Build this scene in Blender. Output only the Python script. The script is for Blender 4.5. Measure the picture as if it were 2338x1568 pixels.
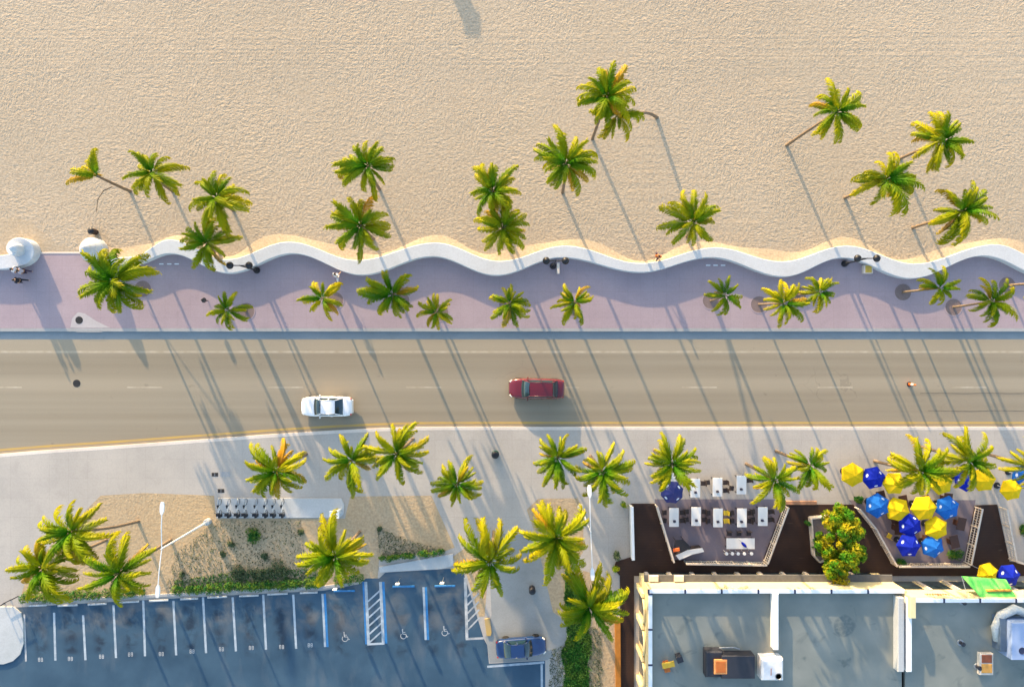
import bpy, bmesh, math, random
from mathutils import Vector, Matrix
R = math.radians
random.seed(7)
for o in list(bpy.data.objects):
    bpy.data.objects.remove(o, do_unlink=True)
scn = bpy.context.scene
COL = scn.collection

# ------------------------------------------------------------------ camera, sky, sun, exposure
CAM_H = 65.0                       # drone height in metres, looking straight down
PPM = 24.0                         # plan units (photo grid units) per metre on the ground
cam_d = bpy.data.cameras.new('camera'); cam = bpy.data.objects.new('camera', cam_d); COL.objects.link(cam)
cam.location = (0, 0, CAM_H); cam.rotation_euler = (0, 0, 0)
cam_d.sensor_fit = 'HORIZONTAL'; cam_d.angle = 2 * math.atan((2337 / 2 / PPM) / CAM_H)
cam_d.clip_end = 6000
scn.camera = cam
SUN_EL = R(10.6); SUN_AZ = math.atan2(-0.395, 0.919)     # sun stands over the sea, up and to the left
w = bpy.data.worlds.new('World'); scn.world = w; w.use_nodes = True
nt = w.node_tree; nt.nodes.clear()
sky = nt.nodes.new('ShaderNodeTexSky'); sky.sky_type = 'NISHITA'; sky.sun_disc = False
sky.sun_elevation = SUN_EL; sky.sun_rotation = SUN_AZ; sky.air_density = 1.0; sky.dust_density = 1.2; sky.ozone_density = 1.0
bg = nt.nodes.new('ShaderNodeBackground'); bg.inputs['Strength'].default_value = 0.15
wo = nt.nodes.new('ShaderNodeOutputWorld')
nt.links.new(sky.outputs[0], bg.inputs['Color']); nt.links.new(bg.outputs[0], wo.inputs['Surface'])
sd = bpy.data.lights.new('sun', 'SUN'); sd.energy = 2.5; sd.angle = R(0.6); sd.color = (1.0, 0.74, 0.44)
so = bpy.data.objects.new('sun', sd); COL.objects.link(so)
to_sun = Vector((math.sin(SUN_AZ) * math.cos(SUN_EL), math.cos(SUN_AZ) * math.cos(SUN_EL), math.sin(SUN_EL)))
so.rotation_euler = to_sun.to_track_quat('Z', 'Y').to_euler()
so.location = to_sun * 120
vs = scn.view_settings
vs.view_transform = 'Standard'; vs.look = 'None'; vs.gamma = 1.0; vs.exposure = 2.13; vs.use_curve_mapping = False

# ------------------------------------------------------------------ helpers
def P(px, py, z=0.0):
    """plan grid -> world point at height z, seen from the drone"""
    f = (CAM_H - z) / CAM_H
    return Vector(((px - 1168.5) / PPM * f, (784 - py) / PPM * f, z))
def G(px, py): p = P(px, py); return (p.x, p.y)

_mats = {}
def mat(name, col, rough=0.7, col2=None, nscale=3.0, namt=0.25, bump=0.0, bscale=20.0, metal=0.0, spec=0.4, coat=0.0, stretch=None, bdist=0.05):
    if name in _mats: return _mats[name]
    m = bpy.data.materials.new(name); m.use_nodes = True; t = m.node_tree; N = t.nodes; L = t.links
    b = N['Principled BSDF']; b.inputs['Roughness'].default_value = rough; b.inputs['Metallic'].default_value = metal
    b.inputs['Specular IOR Level'].default_value = spec
    if coat: b.inputs['Coat Weight'].default_value = coat
    tc = N.new('ShaderNodeTexCoord'); src = tc.outputs['Object']
    if stretch:
        mp = N.new('ShaderNodeMapping'); mp.inputs['Scale'].default_value = stretch; L.new(src, mp.inputs[0]); src = mp.outputs[0]
    nz = N.new('ShaderNodeTexNoise'); nz.inputs['Scale'].default_value = nscale; nz.inputs['Detail'].default_value = 5
    L.new(src, nz.inputs['Vector'])
    rp = N.new('ShaderNodeValToRGB'); rp.color_ramp.elements[0].position = 0.3; rp.color_ramp.elements[1].position = 0.7
    c2 = col2 if col2 else tuple(c * (1 - namt) for c in col)
    rp.color_ramp.elements[0].color = (*c2, 1); rp.color_ramp.elements[1].color = (*col, 1)
    L.new(nz.outputs['Fac'], rp.inputs[0]); L.new(rp.outputs[0], b.inputs['Base Color'])
    if bump:
        n2 = N.new('ShaderNodeTexNoise'); n2.inputs['Scale'].default_value = bscale; n2.inputs['Detail'].default_value = 4
        L.new(tc.outputs['Object'], n2.inputs['Vector'])
        bp = N.new('ShaderNodeBump'); bp.inputs['Strength'].default_value = bump; bp.inputs['Distance'].default_value = bdist
        L.new(n2.outputs['Fac'], bp.inputs['Height']); L.new(bp.outputs[0], b.inputs['Normal'])
    _mats[name] = m; return m

class NT:
    """tiny node-tree writer for the larger ground materials"""
    def __init__(s, name, rough=0.9, spec=0.2):
        s.m = bpy.data.materials.new(name); s.m.use_nodes = True; s.t = s.m.node_tree; s.b = s.t.nodes['Principled BSDF']
        s.b.inputs['Roughness'].default_value = rough; s.b.inputs['Specular IOR Level'].default_value = spec
        s.tc = s.t.nodes.new('ShaderNodeTexCoord'); s.pos = s.tc.outputs['Object']
    def n(s, t, **kw):
        nd = s.t.nodes.new(t)
        for k, v in kw.items(): setattr(nd, k, v)
        return nd
    def l(s, a, b): s.t.links.new(a, b)
    def mapping(s, scale, rot=0.0, src=None):
        mp = s.n('ShaderNodeMapping'); mp.inputs['Scale'].default_value = scale; mp.inputs['Rotation'].default_value = (0, 0, rot)
        s.l(src or s.pos, mp.inputs[0]); return mp.outputs[0]
    def noise(s, scale, detail=4, src=None, dist=0.0, rough=0.5):
        nz = s.n('ShaderNodeTexNoise'); nz.inputs['Scale'].default_value = scale; nz.inputs['Detail'].default_value = detail
        nz.inputs['Distortion'].default_value = dist; nz.inputs['Roughness'].default_value = rough
        s.l(src or s.pos, nz.inputs['Vector']); return nz.outputs['Fac']
    def ramp(s, fac, stops):
        r = s.n('ShaderNodeValToRGB'); e = r.color_ramp.elements
        while len(e) < len(stops): e.new(0.5)
        for el, (p, c) in zip(e, stops):
            el.position = p; el.color = (*c, 1) if len(c) == 3 else c
        s.l(fac, r.inputs[0]); return r.outputs[0]
    def math(s, op, a, b=None, clamp=False):
        nd = s.n('ShaderNodeMath', operation=op, use_clamp=clamp)
        for i, v in enumerate((a, b)):
            if v is None: continue
            if isinstance(v, (int, float)): nd.inputs[i].default_value = v
            else: s.l(v, nd.inputs[i])
        return nd.outputs[0]
    def mix(s, fac, a, b, blend='MIX'):
        nd = s.n('ShaderNodeMix', data_type='RGBA', blend_type=blend)
        for i, v in ((0, fac), (6, a), (7, b)):
            if isinstance(v, (int, float)): nd.inputs[i].default_value = v
            elif isinstance(v, tuple): nd.inputs[i].default_value = (*v, 1)
            else: s.l(v, nd.inputs[i])
        return nd.outputs[2]
    def xyz(s):
        sp = s.n('ShaderNodeSeparateXYZ'); s.l(s.pos, sp.inputs[0]); return sp.outputs
    def mrange(s, v, a, b, c=0.0, d=1.0):
        nd = s.n('ShaderNodeMapRange'); nd.interpolation_type = 'SMOOTHSTEP'
        s.l(v, nd.inputs[0])
        for i, x in zip((1, 2, 3, 4), (a, b, c, d)): nd.inputs[i].default_value = x
        return nd.outputs[0]
    def done(s, col, height=None, strength=0.5, dist=0.1):
        s.l(col, s.b.inputs['Base Color'])
        if height is not None:
            bp = s.n('ShaderNodeBump'); bp.inputs['Strength'].default_value = strength; bp.inputs['Distance'].default_value = dist
            s.l(height, bp.inputs['Height']); s.l(bp.outputs[0], s.b.inputs['Normal'])
        return s.m

class MB:
    """collects shapes into one mesh"""
    def __init__(s): s.v = []; s.f = []; s.mi = []; s.cur = 0
    def add(s, vs_, fs):
        o = len(s.v); s.v += [tuple(v) for v in vs_]
        for f in fs: s.f.append(tuple(i + o for i in f)); s.mi.append(s.cur)
        return s
    def box(s, c, d, rz=0.0):
        x, y, z = d[0] / 2, d[1] / 2, d[2] / 2; cs, sn = math.cos(rz), math.sin(rz); vs_ = []
        for dz in (-z, z):
            for dx, dy in ((-x, -y), (x, -y), (x, y), (-x, y)):
                vs_.append((c[0] + dx * cs - dy * sn, c[1] + dx * sn + dy * cs, c[2] + dz))
        return s.add(vs_, [(3, 2, 1, 0), (4, 5, 6, 7), (0, 1, 5, 4), (1, 2, 6, 5), (2, 3, 7, 6), (3, 0, 4, 7)])
    def bbox(s, c, d, bv=0.02, rz=0.0):
        """box with chamfered top edges"""
        x, y, z = d[0] / 2, d[1] / 2, d[2]; cs, sn = math.cos(rz), math.sin(rz); rings = []
        for (ix, zz) in ((0, -z / 2), (0, z / 2 - bv), (bv, z / 2)):
            rings.append([(c[0] + dx * cs - dy * sn, c[1] + dx * sn + dy * cs, c[2] + zz) for dx, dy in ((-x + ix, -y + ix), (x - ix, -y + ix), (x - ix, y - ix), (-x + ix, y - ix))])
        s.rings(rings, cap=True); return s
    def rings(s, rings, cap=True, close=False):
        n = len(rings[0]); vs_ = [p for r in rings for p in r]; fs = []
        for i in range(len(rings) - 1):
            for k in range(n): fs.append((i * n + k, i * n + (k + 1) % n, (i + 1) * n + (k + 1) % n, (i + 1) * n + k))
        if cap: fs.append(tuple(reversed(range(n)))); fs.append(tuple((len(rings) - 1) * n + k for k in range(n)))
        return s.add(vs_, fs)
    def lathe(s, c, prof, n=16, sx=1.0, sy=1.0):
        return s.rings([[(c[0] + r * sx * math.cos(2 * math.pi * k / n), c[1] + r * sy * math.sin(2 * math.pi * k / n), c[2] + z) for k in range(n)] for r, z in prof])
    def tube(s, pts, rad, n=8, cap=True):
        pts = [Vector(p) for p in pts]; rings = []
        for i, p in enumerate(pts):
            d = (pts[min(i + 1, len(pts) - 1)] - pts[max(i - 1, 0)]).normalized()
            a = d.orthogonal().normalized() if i == 0 else (a - d * a.dot(d)).normalized()
            b = d.cross(a); r = rad[i] if isinstance(rad, (list, tuple)) else rad
            rings.append([p + (a * math.cos(2 * math.pi * k / n) + b * math.sin(2 * math.pi * k / n)) * r for k in range(n)])
        return s.rings(rings, cap)
    def prism(s, poly, z0, z1, bottom=False):
        n = len(poly); ar = sum(poly[i][0] * poly[(i + 1) % n][1] - poly[(i + 1) % n][0] * poly[i][1] for i in range(n))
        if ar < 0: poly = poly[::-1]
        vs_ = [(x, y, z0) for x, y in poly] + [(x, y, z1) for x, y in poly]
        fs = [tuple(range(n, 2 * n))] + [(i, (i + 1) % n, n + (i + 1) % n, n + i) for i in range(n)]
        if bottom: fs.append(tuple(reversed(range(n))))
        return s.add(vs_, fs)
    def sheet(s, poly, z):
        n = len(poly); ar = sum(poly[i][0] * poly[(i + 1) % n][1] - poly[(i + 1) % n][0] * poly[i][1] for i in range(n))
        if ar < 0: poly = poly[::-1]
        return s.add([(x, y, z) for x, y in poly], [tuple(range(n))])
    def strip(s, a, b, wd, z):
        a = Vector(a[:2]); b = Vector(b[:2]); d = (b - a).normalized(); nn = Vector((-d.y, d.x)) * wd / 2
        return s.sheet([tuple(a - nn), tuple(b - nn), tuple(b + nn), tuple(a + nn)], z)
    def patch(s, p00, p10, p11, p01, bulge=(0, 0, 0), n=6):
        p00, p10, p11, p01, bl = map(Vector, (p00, p10, p11, p01, bulge)); vs_ = []; fs = []
        for i in range(n + 1):
            for j in range(n + 1):
                u, v = i / n, j / n
                vs_.append((p00 * (1 - u) + p10 * u) * (1 - v) + (p01 * (1 - u) + p11 * u) * v + bl * (4 * u * (1 - u)) * 0.5 + bl * (4 * v * (1 - v)) * 0.5)
        for i in range(n):
            for j in range(n): a = i * (n + 1) + j; fs.append((a, a + n + 1, a + n + 2, a + 1))
        return s.add(vs_, fs)
    def mesh(s, name, smooth=False):
        me = bpy.data.meshes.new(name); me.from_pydata(s.v, [], s.f); me.update()
        if any(s.mi): me.polygons.foreach_set('material_index', s.mi)
        if smooth: me.polygons.foreach_set('use_smooth', [True] * len(s.f))
        return me
    def build(s, name, m, parent=None, smooth=False, label=None, cat=None, group=None, kind=None):
        me = s.mesh(name, smooth)
        for mm in (m if isinstance(m, (list, tuple)) else [m]): me.materials.append(mm)
        return link(name, me, parent, label, cat, group, kind)
def link(name, data, parent=None, label=None, cat=None, group=None, kind=None):
    o = bpy.data.objects.new(name, data); COL.objects.link(o)
    if parent: o.parent = parent
    return tag(o, label, cat, group, kind)
def tag(o, label=None, cat=None, group=None, kind=None):
    for k, v in (('label', label), ('category', cat), ('group', group), ('kind', kind)):
        if v: o[k] = v
    return o
def thing(name, loc, label, cat, group=None, rz=0.0):
    o = link(name, None, None, label, cat, group); o.location = loc; o.rotation_euler = (0, 0, rz); o.empty_display_size = 0.3; return o
def copy_tree(o, parent=None):
    c = o.copy(); COL.objects.link(c); c.parent = parent
    for ch in list(o.children): copy_tree(ch, c)
    return c
def smooth_path(pts, n=6):
    """Catmull-Rom through 2-D/3-D points"""
    pts = [Vector(p) for p in pts]; out = []
    for i in range(len(pts) - 1):
        p0, p1, p2, p3 = pts[max(i - 1, 0)], pts[i], pts[i + 1], pts[min(i + 2, len(pts) - 1)]
        for k in range(n):
            t = k / n
            out.append(0.5 * ((2 * p1) + (p2 - p0) * t + (2 * p0 - 5 * p1 + 4 * p2 - p3) * t * t + (3 * p1 - p0 - 3 * p2 + p3) * t ** 3))
    out.append(pts[-1]); return out
def clump(mb, c, rx, ry, rz_, n, size, rng, flat=0.5, hollow=0.45):
    """small leaf faces spread through an ellipsoid"""
    for _ in range(n):
        while True:
            d = Vector((rng.uniform(-1, 1), rng.uniform(-1, 1), rng.uniform(-1, 1)))
            if hollow < d.length < 1: break
        p = Vector((c[0] + d.x * rx, c[1] + d.y * ry, c[2] + d.z * rz_))
        nrm = (d + Vector((rng.gauss(0, .5), rng.gauss(0, .5), rng.gauss(flat, .5)))).normalized()
        a = nrm.orthogonal().normalized(); a.rotate(Matrix.Rotation(rng.uniform(0, 6.28), 3, nrm)); b = nrm.cross(a)
        s_ = size * rng.uniform(.6, 1.3)
        mb.add([p - a * s_, p + b * s_ * .45, p + a * s_, p - b * s_ * .45], [(0, 1, 2, 3)])

# ------------------------------------------------------------------ materials
def m_sand(name, base, warm, tracks=True, relief=.075):
    t = NT(name, 0.95, 0.1); base, warm = [(c[0], c[1] * 1.04, c[2] * 1.09) for c in (base, warm)]
    big = t.noise(0.05, 3); fine = t.noise(5.0, 4)
    col = t.ramp(big, [(0.35, base), (0.68, warm)])
    col = t.mix(t.ramp(fine, [(0.35, (.0, .0, .0)), (0.7, (1, 1, 1))]), t.mix(1.0, col, (.78, .76, .74), 'MULTIPLY'), col)
    # ripples and old footprints: ridges bent by noise, about half a metre apart
    wob = t.noise(0.35, 2, t.mapping((1, 1, 1)))
    r1 = t.noise(2.8, 2, t.mapping((1.0, 1.7, 1), 0.5), 0.5)
    r2 = t.noise(3.3, 2, t.mapping((1.6, 1.0, 1), 0.2), 0.5)
    pick = t.mrange(wob, 0.42, 0.58)
    h = t.math('ADD', t.math('MULTIPLY', r1, pick), t.math('MULTIPLY', r2, t.math('SUBTRACT', 1.0, pick)))
    h = t.math('ADD', h, t.math('MULTIPLY', t.noise(9.0, 3), 0.3))
    h = t.math('MULTIPLY', h, t.mrange(t.noise(0.09, 3), 0.30, 0.70, 0.62, 1.2))
    if tracks:
        dg = t.math('MULTIPLY', t.noise(1.0, 2, t.mapping((0.05, 2.4, 1), 0.9)), t.mrange(t.noise(0.05, 2, t.mapping((1, 1, 1), 2.0)), 0.54, 0.64))
        h = t.math('ADD', h, t.math('MULTIPLY', dg, 0.4))
        X = t.xyz()
        trk = t.noise(1.0, 2, t.mapping((0.03, 3.2, 1), -0.02))
        band = t.math('MULTIPLY', t.mrange(X[1], 24.5, 27.0), t.mrange(X[1], 31.5, 28.5))
        h = t.math('ADD', h, t.math('MULTIPLY', t.math('MULTIPLY', trk, band), 0.35))
    return t.done(col, h, 1.0, relief)
M_sand = m_sand('beach_sand', (.46, .355, .245), (.49, .38, .265))
M_sand2 = m_sand('planter_sand', (.50, .345, .19), (.44, .34, .23), False, .05)

def m_concrete(name, c1, c2, joint=0.0, sc=0.25):
    t = NT(name, 0.85, 0.25); c1, c2 = [(c[0], c[1] * 1.04, c[2] * 1.08) for c in (c1, c2)]
    col = t.ramp(t.noise(sc, 4), [(0.32, c1), (0.68, c2)])
    g = t.noise(9.0, 5)
    col = t.mix(t.math('MULTIPLY', t.ramp(g, [(0.4, (0, 0, 0)), (0.65, (1, 1, 1))]), 0.12), col, (.12, .11, .10))
    st = t.ramp(t.noise(0.8, 5, None, 0.3), [(0.56, (0, 0, 0)), (0.72, (1, 1, 1))])
    col = t.mix(t.math('MULTIPLY', st, 0.16), col, tuple(c * .6 for c in c1))
    if joint:
        X = t.xyz(); jx = t.math('LESS_THAN', t.math('FRACT', t.math('DIVIDE', X[0], joint)), .03 / joint); jy = t.math('LESS_THAN', t.math('FRACT', t.math('DIVIDE', X[1], joint)), .03 / joint)
        col = t.mix(t.math('MULTIPLY', t.math('MAXIMUM', jx, jy), .16), col, tuple(c * .35 for c in c1))
        cell = t.n('ShaderNodeTexWhiteNoise', noise_dimensions='2D'); sn = t.n('ShaderNodeVectorMath', operation='SNAP'); sn.inputs[1].default_value = (joint, joint, 99); t.l(t.pos, sn.inputs[0]); t.l(sn.outputs[0], cell.inputs['Vector'])
        col = t.mix(t.math('MULTIPLY', cell.outputs['Value'], .06), col, tuple(c * .55 for c in c1))
    return t.done(col, g, 0.25, 0.02)
M_prom = m_concrete('promenade_pavers', (.335, .248, .262), (.372, .278, .288), 1.22)
M_walk = m_concrete('pale_concrete', (.39, .34, .295), (.45, .39, .335), 1.83)
M_slab = m_concrete('light_slab', (.40, .40, .39), (.47, .46, .45))
M_wall = m_concrete('white_painted_wall', (.50, .49, .49), (.55, .54, .54))
M_kerb = m_concrete('kerb_stone', (.30, .29, .28), (.36, .34, .33))
M_kerb2 = m_concrete('cream_kerb', (.60, .50, .42), (.68, .57, .48))
M_drive = m_concrete('driveway_concrete', (.24, .235, .22), (.31, .30, .28))
M_patio = m_concrete('patio_pavers', (.17, .13, .145), (.22, .175, .19))
M_grate = mat('cast_iron', (.03, .027, .026), .6)

def m_road():
    t = NT('road_asphalt', 0.88, 0.25)
    X = t.xyz()
    streak = t.noise(1.0, 4, t.mapping((0.012, 1.1, 1)))
    col = t.ramp(streak, [(0.30, (.255, .210, .150)), (0.70, (.312, .262, .192))])
    patch = t.noise(0.12, 4)
    col = t.mix(t.math('MULTIPLY', t.ramp(patch, [(0.45, (0, 0, 0)), (0.7, (1, 1, 1))]), 0.35), col, (.28, .238, .18))
    # paler strip between the lanes and beside the kerb
    c1 = t.math('MULTIPLY', t.mrange(X[1], -4.9, -4.2), t.mrange(X[1], -3.0, -3.6))
    e1 = t.mrange(X[1], -1.1, -0.85)
    col = t.mix(t.math('MULTIPLY', t.math('ADD', c1, e1), 0.55, True), col, (.37, .308, .225))
    g = t.noise(14.0, 4)
    col = t.mix(t.math('MULTIPLY', t.ramp(g, [(0.4, (0, 0, 0)), (0.7, (1, 1, 1))]), 0.2), col, (.10, .085, .07))
    sp = t.ramp(t.noise(0.9, 3), [(0.70, (0, 0, 0)), (0.76, (1, 1, 1))])
    col = t.mix(t.math('MULTIPLY', sp, 0.25), col, (.07, .06, .05))
    vo = t.n('ShaderNodeTexVoronoi', feature='DISTANCE_TO_EDGE'); vo.inputs['Scale'].default_value = .16
    wv = t.n('ShaderNodeVectorMath', operation='ADD'); nv = t.n('ShaderNodeTexNoise'); nv.inputs['Scale'].default_value = .9; t.l(t.pos, nv.inputs['Vector']); t.l(t.pos, wv.inputs[0]); t.l(nv.outputs['Color'], wv.inputs[1]); t.l(wv.outputs[0], vo.inputs['Vector'])
    ck = t.math('MULTIPLY', t.math('LESS_THAN', vo.outputs['Distance'], .004), t.ramp(t.noise(.10, 2), [(.56, (0, 0, 0)), (.68, (1, 1, 1))]))
    col = t.mix(t.math('MULTIPLY', ck, .22), col, (.09, .075, .06))
    return t.done(col, g, 0.3, 0.02)
M_road = m_road()
BX0, BP = (126 - 1168.5) / PPM, 68.3 / PPM     # first bay line, bay pitch
def m_lot():
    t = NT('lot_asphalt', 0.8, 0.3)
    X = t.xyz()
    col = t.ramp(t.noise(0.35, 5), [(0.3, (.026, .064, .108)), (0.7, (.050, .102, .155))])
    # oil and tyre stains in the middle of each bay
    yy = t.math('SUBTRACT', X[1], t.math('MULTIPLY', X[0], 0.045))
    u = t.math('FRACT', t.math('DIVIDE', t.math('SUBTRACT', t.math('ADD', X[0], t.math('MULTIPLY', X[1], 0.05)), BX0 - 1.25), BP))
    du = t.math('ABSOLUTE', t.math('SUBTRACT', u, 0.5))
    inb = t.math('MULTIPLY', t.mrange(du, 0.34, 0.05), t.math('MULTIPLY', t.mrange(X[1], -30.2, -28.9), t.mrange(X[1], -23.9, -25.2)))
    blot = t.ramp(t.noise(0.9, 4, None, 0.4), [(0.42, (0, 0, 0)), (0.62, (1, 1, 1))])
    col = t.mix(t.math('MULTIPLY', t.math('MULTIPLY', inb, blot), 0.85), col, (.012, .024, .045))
    sun_streak = t.ramp(t.noise(0.5, 4, t.mapping((1.0, 0.35, 1), 0.4)), [(0.55, (0, 0, 0)), (0.72, (1, 1, 1))])  # paler streaks painted into the asphalt for sunlit slivers between palm shadows
    col = t.mix(t.math('MULTIPLY', sun_streak, 0.55), col, (.125, .15, .175))
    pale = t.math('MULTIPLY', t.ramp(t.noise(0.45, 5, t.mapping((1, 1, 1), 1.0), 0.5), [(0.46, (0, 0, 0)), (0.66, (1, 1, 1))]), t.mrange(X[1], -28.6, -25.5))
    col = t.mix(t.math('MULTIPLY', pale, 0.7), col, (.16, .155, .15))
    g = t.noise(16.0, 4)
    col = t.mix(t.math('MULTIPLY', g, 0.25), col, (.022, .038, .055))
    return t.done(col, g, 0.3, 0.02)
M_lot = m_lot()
def m_roof():
    t = NT('roof_membrane', 0.75, 0.3)
    col = t.ramp(t.noise(0.30, 5), [(0.3, (.150, .168, .156)), (0.7, (.225, .235, .212))])
    st = t.ramp(t.noise(0.55, 6, None, 0.8), [(0.60, (0, 0, 0)), (0.72, (1, 1, 1))])
    col = t.mix(t.math('MULTIPLY', st, 0.75), col, (.085, .108, .108))
    ru = t.ramp(t.noise(0.22, 4, t.mapping((1.4, 0.6, 1), 0.4)), [(0.60, (0, 0, 0)), (0.75, (1, 1, 1))])
    col = t.mix(t.math('MULTIPLY', ru, 0.5), col, (.32, .28, .21))
    # ring of standing-water scum
    X = t.xyz(); cx, cy = P(1927, 1428, 4.2).x - P(1480, 1345, 4.6).x, P(1927, 1428, 4.2).y - P(1480, 1345, 4.6).y
    dx = t.math('SUBTRACT', X[0], cx); dy = t.math('SUBTRACT', X[1], cy)
    d = t.math('SQRT', t.math('ADD', t.math('MULTIPLY', dx, dx), t.math('MULTIPLY', dy, dy)))
    d = t.math('ADD', d, t.math('MULTIPLY', t.noise(1.6, 3), 0.5))
    blob = t.math('MULTIPLY', t.mrange(d, 1.30, 1.10), t.ramp(t.noise(3.2, 4), [(0.35, (.35, .35, .35)), (0.6, (1, 1, 1))]))
    col = t.mix(t.math('MULTIPLY', blob, 0.8), col, (.085, .11, .115))
    g = t.noise(6.0, 4)
    return t.done(col, g, 0.15, 0.02)
M_roof = m_roof()
def m_deck():
    t = NT('dark_deck_boards', 0.7, 0.3)
    X = t.xyz()
    col = t.ramp(t.noise(0.6, 4), [(0.3, (.024, .011, .008)), (0.7, (.042, .020, .013))])
    jn = t.math('LESS_THAN', t.math('FRACT', t.math('MULTIPLY', X[1], 6.5)), 0.12)
    col = t.mix(t.math('MULTIPLY', jn, 0.6), col, (.006, .004, .004))
    sc = t.ramp(t.noise(1.2, 3, t.mapping((0.6, 3.0, 1))), [(0.68, (0, 0, 0)), (0.74, (1, 1, 1))])
    col = t.mix(t.math('MULTIPLY', sc, 0.35), col, (.11, .075, .055))
    return t.done(col)
M_deck = m_deck()
M_white = mat('white_paint', (.80, .80, .80), .6, namt=.12, nscale=1.5)
M_line = mat('road_line_paint', (.46, .385, .29), .8, col2=(.34, .275, .19), nscale=1.3)
M_yellow = mat('yellow_line_paint', (.48, .31, .08), .8, col2=(.40, .275, .12), nscale=.6)
M_bay = mat('bay_line_paint', (.42, .47, .52), .8, col2=(.24, .29, .34), nscale=2.2)
M_bayfade = mat('faded_line_paint', (.50, .50, .50), .85, col2=(.26, .27, .28), nscale=2.0)
M_blue = mat('blue_paint', (.03, .20, .46), .7, col2=(.025, .13, .32), nscale=2)
M_metalw = mat('white_metal', (.74, .74, .74), .4, nscale=4, namt=.1)
M_dark = mat('black_metal', (.012, .013, .018), .45, nscale=6, namt=.3)
M_steel = mat('galvanised_steel', (.36, .38, .40), .45, nscale=5, metal=.6)
M_cream = mat('cream_stucco', (.74, .60, .33), .85, col2=(.68, .55, .30), nscale=1.2, bump=.2)
M_rail = mat('cream_rail', (.62, .54, .46), .65, nscale=3)
M_glass = mat('dark_window_glass', (.02, .035, .045), .08, spec=.7, nscale=1)
M_trunk = mat('palm_trunk_bark', (.24, .175, .115), .9, col2=(.13, .09, .06), nscale=5, bump=.5, bscale=8, stretch=(1, 1, 4))
M_table = mat('white_table_top', (.70, .69, .67), .55, nscale=2, namt=.1)
M_chair = mat('dark_chair', (.035, .025, .025), .6)
M_ychair = mat('yellow_chair', (.70, .50, .03), .5)
M_soil = mat('tree_pit_soil', (.22, .16, .15), .95, nscale=8, bump=.4)

def leaf_mat(name, use_obj=True, col=(.1, .2, .03), trans=0.35, tipmix=0.75, tip=(.46, .37, .004), rough=.5, nsc=2.5):
    m = bpy.data.materials.new(name); m.use_nodes = True; t = m.node_tree; N = t.nodes; L = t.links
    b = N['Principled BSDF']; b.inputs['Roughness'].default_value = rough; b.inputs['Specular IOR Level'].default_value = .08
    oi = N.new('ShaderNodeObjectInfo')
    if use_obj: c = oi.outputs['Color']
    else:
        rg = N.new('ShaderNodeRGB'); rg.outputs[0].default_value = (*col, 1); c = rg.outputs[0]
    nz = N.new('ShaderNodeTexNoise'); nz.inputs['Scale'].default_value = 1.2 if use_obj else nsc; nz.inputs['Detail'].default_value = 3
    tc = N.new('ShaderNodeTexCoord'); L.new(tc.outputs['Object'], nz.inputs['Vector'])
    mx = N.new('ShaderNodeMix'); mx.data_type = 'RGBA'; L.new(c, mx.inputs[6])
    mx.inputs[7].default_value = (*tip, 1)
    if use_obj:
        at = N.new('ShaderNodeAttribute'); at.attribute_name = 'along'
        mu = N.new('ShaderNodeMath'); mu.operation = 'MULTIPLY'; pw = N.new('ShaderNodeMath'); pw.operation = 'POWER'; L.new(at.outputs['Fac'], pw.inputs[0]); pw.inputs[1].default_value = 2.0; L.new(pw.outputs[0], mu.inputs[0]); mu.inputs[1].default_value = tipmix
        L.new(mu.outputs[0], mx.inputs[0])
    else:
        mr = N.new('ShaderNodeMapRange'); mr.inputs[1].default_value = .4; mr.inputs[2].default_value = .65; mr.inputs[4].default_value = tipmix
        L.new(nz.outputs['Fac'], mr.inputs[0]); L.new(mr.outputs[0], mx.inputs[0])
    hv = N.new('ShaderNodeHueSaturation'); L.new(mx.outputs[2], hv.inputs['Color'])
    mr2 = N.new('ShaderNodeMapRange'); mr2.inputs[3].default_value = .7; mr2.inputs[4].default_value = 1.3; L.new(nz.outputs['Fac'], mr2.inputs[0]); L.new(mr2.outputs[0], hv.inputs['Value'])
    L.new(hv.outputs[0], b.inputs['Base Color'])
    tr = N.new('ShaderNodeBsdfTranslucent'); L.new(hv.outputs[0], tr.inputs['Color'])
    ms = N.new('ShaderNodeMixShader'); ms.inputs[0].default_value = trans
    out = N['Material Output']; L.new(b.outputs[0], ms.inputs[1]); L.new(tr.outputs[0], ms.inputs[2]); L.new(ms.outputs[0], out.inputs['Surface'])
    return m
M_frond = leaf_mat('palm_frond', trans=.32)
M_hedge = leaf_mat('hedge_leaf', False, (.018, .11, .022), .2, .55, (.20, .24, .015))
M_grass = leaf_mat('grass_blade', False, (.035, .15, .03), .25, .4, (.16, .20, .03), nsc=.8)
M_scrub = leaf_mat('scrub_leaf', False, (.06, .10, .045), .2, .5, (.17, .17, .10))
M_bush = leaf_mat('bush_leaf', False, (.060, .22, .010), .3, .75, (.50, .34, .010), nsc=1.1)

# ------------------------------------------------------------------ the setting
FAR = 400.0
g = MB(); g.sheet([(-2500, -2500), (2500, -2500), (2500, 2500), (-2500, 2500)], -0.10)
g.build('ground', M_sand2, kind='structure')
ORD = 'first second third fourth fifth sixth seventh eighth ninth tenth eleventh twelfth thirteenth'.split()
SW = 0.15      # level of sand, promenade and pavements; the road lies at 0
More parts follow.
